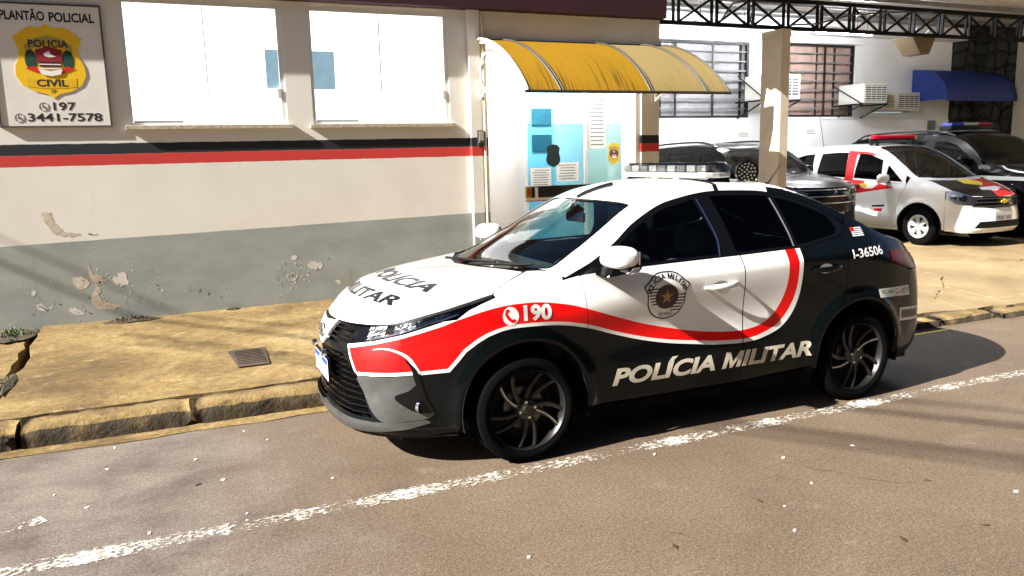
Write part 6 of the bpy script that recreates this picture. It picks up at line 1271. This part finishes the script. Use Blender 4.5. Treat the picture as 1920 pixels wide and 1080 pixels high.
    sw = empty('steering_wheel', (ax+.62, .36 if False else -.36, b-.02)); sw.parent = root; sw.rotation_euler = (0, -.45, 0); mb = MB(); mb.tube([(0, .18*math.cos(a), .18*math.sin(a)) for a in np.linspace(0, 2*math.pi, 24, endpoint=False)], .014, 6, closed=True); mb.build('steering_rim', M_DIM, sw, smooth=True)
    for s in (-1, 1):
        inner = [(A0+.01, zbt+.05), (fa-ar-.02, zbt+.05)]+arc_pts(fa, R, ar+.01, 188, -8, 12)+arc_pts(ra, R, ar+.01, 188, -8, 12)+[(A1-.01, zbt+.1), (A1-.01, b-.1), (ra, b-.06), (ax, b-.12), (fa, hz-.12), (A0+.01, hz-.25)]
        panel('inner_body', [patch_data(sh, 'W', inner, (), (), h=.09, off=-.10, side=s, skirt=0)], [M_DIM], root)
    return sh
# white van-like hatchback with red police livery
W_P, K_P, R_P = paint('white_hatch_paint', (.76, .76, .75)), paint('graphic_black', (.006, .006, .008)), paint('graphic_red', (.62, .015, .02), .3)
mer = dict(xf=-2.02, xr=2.03, w=.84, fa=-1.19, ra=1.44, R=.30, rim=.19, wheel='cover', bot=.22, belt=1.02, rail=1.55, hoodz=.90, ax=-.98, dm=.22, dr=1.02, cut=-1.60, hlb=.70, xfc=-1.80, xrc=1.88, cowl=-1.10, wsh=(-1.0, -.14), seatx=.05, mx=-.58,
    edge=[('F', .76), (-1.80, .80), (-1.5, .90), (-1.2, .99), (-1.0, 1.06), (-.7, 1.26), (-.4, 1.44), (-.1, 1.545), (.5, 1.585), (1.3, 1.565), (1.75, 1.48), (1.9, 1.40), ('R', 1.38)],
    center=[(-1.80, -2.0, .775), (-1.6, -1.85, .88), (-1.3, -1.55, .98), (-1.05, -1.26, 1.05), (-.95, -1.13, 1.10), (-.7, -.86, 1.27), (-.3, -.40, 1.53), (-.1, -.16, 1.59), (.5, .5, 1.63), (1.3, 1.3, 1.60), (1.75, 1.78, 1.52), (1.9, 1.97, 1.42)],
    beltf=lambda x: float(np.interp(x, [-1.0, .2, 1.0, 1.9], [.96, 1.02, 1.05, 1.10])), wtop=[(-.95, .99), (-.7, 1.19), (-.4, 1.38), (-.1, 1.48), (.5, 1.52), (1.3, 1.49), (1.75, 1.40), (1.9, 1.2)], wx=(-.93, 1.84), w3=(1.10, 1.82), panes=[(-.86, -.50), (-.44, .14), (.32, .98), (1.08, 1.72)], lean=.30,
    headlight=[(-1.60, .74), (-1.75, .66), (-1.92, .64), (-1.95, .72), (-1.88, .80), (-1.70, .865), (-1.60, .86)], hlow=[1, 2], hinner=[2, 3, 4], hlin=4, btop=.60, grille=0, lowgrille=(-1.93, .30, .40), platez=.47, emz=.70, emblem='cross', nbars=3, barm=mat('dark_bar', (.02, .02, .022), .3), paint=W_P, mats=[W_P, R_P, K_P, MATS['badge_gold'], MATS['white_letters']], mirror=W_P, handle=K_P,
    livery=[([(1.0, 1.2), (1.0, .84), (.55, .74), (.1, .78), (-.30, .84), (-.72, .90), (-.40, .975), (-.2, 1.2)], 1), ([(-.12, 1.02), (-.10, .965), (.02, .93), (-.16, .87), (-.30, .88), (-.40, .95), (-.34, 1.03)], 0), ([(-.02, .955), (-.06, .90), (-.16, .885), (-.20, .93), (-.12, .965)], 3), ([(-.55, .62), (-.30, .60), (-.30, .57), (-.55, .585)], 2), ([(-.52, .56), (-.32, .545), (-.36, .50), (-.50, .51)], 1)],
    framelay=[([(.14, .9), (.32, .9), (.36, 1.6), (.17, 1.6)], 1), ([(.36, 1.455), (.36, 1.6), (-.25, 1.6), (-.25, 1.42)], 1)], hoodlay=[([(-2.2, .97), (-1.7, .93), (-1.0, .80), (-1.0, .25), (-1.5, .12), (-2.2, .20)], 2), ([(-2.2, .20), (-1.5, .12), (-1.0, .25), (-1.0, -.85), (-1.7, -.95), (-2.2, -.98)], 1), ([(-1.33, .38), (-1.14, .30), (-1.16, -.02), (-1.32, -.15), (-1.46, .12)], 3), ([(-1.62, .36), (-1.52, .30), (-1.50, -.25), (-1.58, -.32), (-1.66, 0)], 4)])
white_car = empty('parked_hatchback', (11.72, 10.15, .185), math.pi/2+math.radians(1.5), 'white police hatchback with red and black graphics parked nose out', 'car')
shm = parked(mer, white_car)
# red light bar on it
rbz = empty('light_bar', (0, 0, 0), 0, 'red emergency light bar on the roof of the white hatchback', 'light bar'); rbz.location = white_car.location; rbz.rotation_euler = white_car.rotation_euler
mred = mat('red_dome', (.55, .006, .03), .12, coat=1.0)
V = [(.02+x*.72, y, 1.70) for x, y in stadium(.13, .55)]+[(.02+x*.70, y*.99, 1.745) for x, y in stadium(.13, .55)]+[(.02+x*.50, y*.95, 1.765) for x, y in stadium(.13, .55)]; n = 20; F = [(k*n+i, k*n+(i+1) % n, (k+1)*n+(i+1) % n, (k+1)*n+i) for k in (0, 1) for i in range(n)]+[tuple(range(2*n, 3*n))]
MB().add(V, F).build('dome', mred, rbz, smooth=True); mb = MB(); mb.prism([(x*.70+.02, y) for x, y in stadium(.13, .55)], 1.675, 1.6995, 'z'); mb.build('base', M_TRIM, rbz)
for y in (-.47, .47): mb = MB(); mb.prism([(-.08, 1.575), (-.04, 1.575), (.02, 1.66), (.08, 1.575), (.12, 1.575), (.07, 1.675), (-.03, 1.675)], y-.02, y+.02, 'y'); mb.build('mount_foot', M_BLACK, rbz)
# dark compact suv
D_P = paint('charcoal_paint', (.005, .0055, .006), .25, 0, .2)
dus = dict(xf=-2.14, xr=2.14, w=.88, fa=-1.31, ra=1.36, R=.335, rim=.215, wheel='swirl', bot=.28, belt=1.12, rail=1.60, hoodz=1.00, ax=-.93, dm=.12, dr=1.0, cut=-1.75, hlb=.80, xfc=-1.93, xrc=1.98, cowl=-1.04, wsh=(-.94, -.36), seatx=.05, mx=-.62,
    edge=[('F', .93), (-1.93, .98), (-1.5, 1.06), (-1.1, 1.11), (-.93, 1.14), (-.7, 1.33), (-.45, 1.50), (-.2, 1.58), (.4, 1.62), (1.3, 1.60), (1.85, 1.52), (1.98, 1.46), ('R', 1.44)],
    center=[(-1.93, -2.10, .96), (-1.7, -1.85, 1.05), (-1.3, -1.45, 1.11), (-1.05, -1.14, 1.145), (-.93, -1.02, 1.17), (-.7, -.78, 1.36), (-.4, -.46, 1.575), (-.2, -.24, 1.63), (.4, .4, 1.67), (1.3, 1.3, 1.65), (1.85, 1.88, 1.55), (1.98, 2.05, 1.47)],
    wtop=[(-.9, 1.15), (-.7, 1.27), (-.45, 1.44), (-.2, 1.52), (.4, 1.555), (1.3, 1.53), (1.8, 1.42), (1.9, 1.3)], wx=(-.86, 1.80), w3=(1.06, 1.78), panes=[(-.74, .06), (.18, .94), (1.06, 1.66)], lean=.42,
    headlight=[(-1.75, .90), (-1.90, .80), (-2.06, .78), (-2.08, .88), (-1.98, .945), (-1.80, .97)], hlow=[1, 2], hinner=[2, 3, 4], hlin=4, btop=.70, grille=0, lowgrille=(-2.03, .40, .58), platez=.52, emz=.83, emblem='diamond', nbars=3, paint=D_P, mats=[D_P], mirror=D_P, rails=(-.25, 1.75), framem=[M_TRIM], sidegl=glass('dark_green_glass', (.20, .34, .36), .015, .35, 1.5), wgl=glass('grey_windscreen', (.5, .58, .62), .015, .40, 1.5), sillm=M_MATTE, lampm=mat('smoked_reflector', (.22, .23, .24), .2, .5))
dark_car = empty('parked_suv', (9.05, 11.05, .215), math.pi/2+math.radians(2), 'charcoal compact suv with silver roof bars parked behind the cream column', 'car')
parked(dus, dark_car)
# black suv at the right edge
B_P = paint('black_suv_paint', (.003, .0033, .004), .22, 0, .35)
def sc_(o, k, kz):
    q = dict(o); 
    for a in ('xf', 'xr', 'fa', 'ra', 'ax', 'dm', 'dr', 'cut', 'xfc', 'xrc', 'cowl', 'seatx', 'mx'): q[a] = o[a]*k
    for a in ('belt', 'rail', 'hoodz', 'hlb', 'btop', 'platez', 'emz'): q[a] = o[a]*kz
    q['wsh'] = tuple(v*k for v in o['wsh']); q['wx'] = tuple(v*k for v in o['wx']); q['w3'] = tuple(v*k for v in o['w3']); q['rails'] = tuple(v*k for v in o['rails']); q['panes'] = [(a*k, b*k) for a, b in o['panes']]
    q['edge'] = [(a if isinstance(a, str) else a*k, b*kz) for a, b in o['edge']]; q['center'] = [(a*k, b*k, c*kz) for a, b, c in o['center']]; q['wtop'] = [(a*k, b*kz) for a, b in o['wtop']]; q['headlight'] = [(a*k, b*kz) for a, b in o['headlight']]; q['lowgrille'] = (o['lowgrille'][0]*k, o['lowgrille'][1]*kz, o['lowgrille'][2]*kz); return q
big = sc_(dus, 1.13, 1.08); big.update(w=.95, R=.37, rim=.23, paint=B_P, mats=[B_P, W_P, K_P], mirror=B_P, bot=.30, emblem='cross', railm=M_BLACK, sidegl=M_PRIV, wgl=glass('black_windscreen', (.2, .24, .26), .015, .15, 1.5),
    livery=[([(.6, .98), (-.5, 1.0), (-1.0, 1.02), (-2.6, .98), (-2.6, .93), (-1.0, .95), (-.5, .93), (.6, .90)], 1)], framem=[M_TRIM])
black_car = empty('parked_suv', (13.85, 10.35, .20), math.pi/2, 'large black police suv with white side stripe at the right edge', 'car')
parked(big, black_car)
lb3 = empty('light_bar', (0, 0, 0), 0, 'low blue and red light bar on the roof of the black suv', 'light bar'); lb3.location = black_car.location; lb3.rotation_euler = black_car.rotation_euler
for y0, y1, m in ((-.55, -.18, mat('red_lens_bar', (.5, .02, .03), .15, coat=1.0)), (-.179, .20, mat('clear_lens_bar', (.55, .58, .65), .15, coat=1.0)), (.201, .55, mat('blue_lens_bar', (.04, .08, .55), .15, coat=1.0))): mb = MB(); mb.box(-.06, .16, y0, y1, 1.90, 1.955); mb.build('lens', m, lb3, bevel=.012)
mb = MB(); mb.box(-.08, .18, -.57, .57, 1.82, 1.8995); mb.build('base', M_TRIM, lb3, bevel=.012)
for x0, y0, car_, lab in ((1.3, .3, white_car, 'thin whip antenna on the roof of the white hatchback'), (.7, -.2, dark_car, 'thin pale antenna on the roof of the charcoal suv')):
    a = empty('antenna', (0, 0, 0), 0, lab, 'antenna'); a.location = car_.location; a.rotation_euler = car_.rotation_euler; mb = MB(); mb.tube([(x0, y0, 1.60), (x0+.12, y0, 2.15)], [.008, .004], 6); mb.build('rod', M_GALV, a)
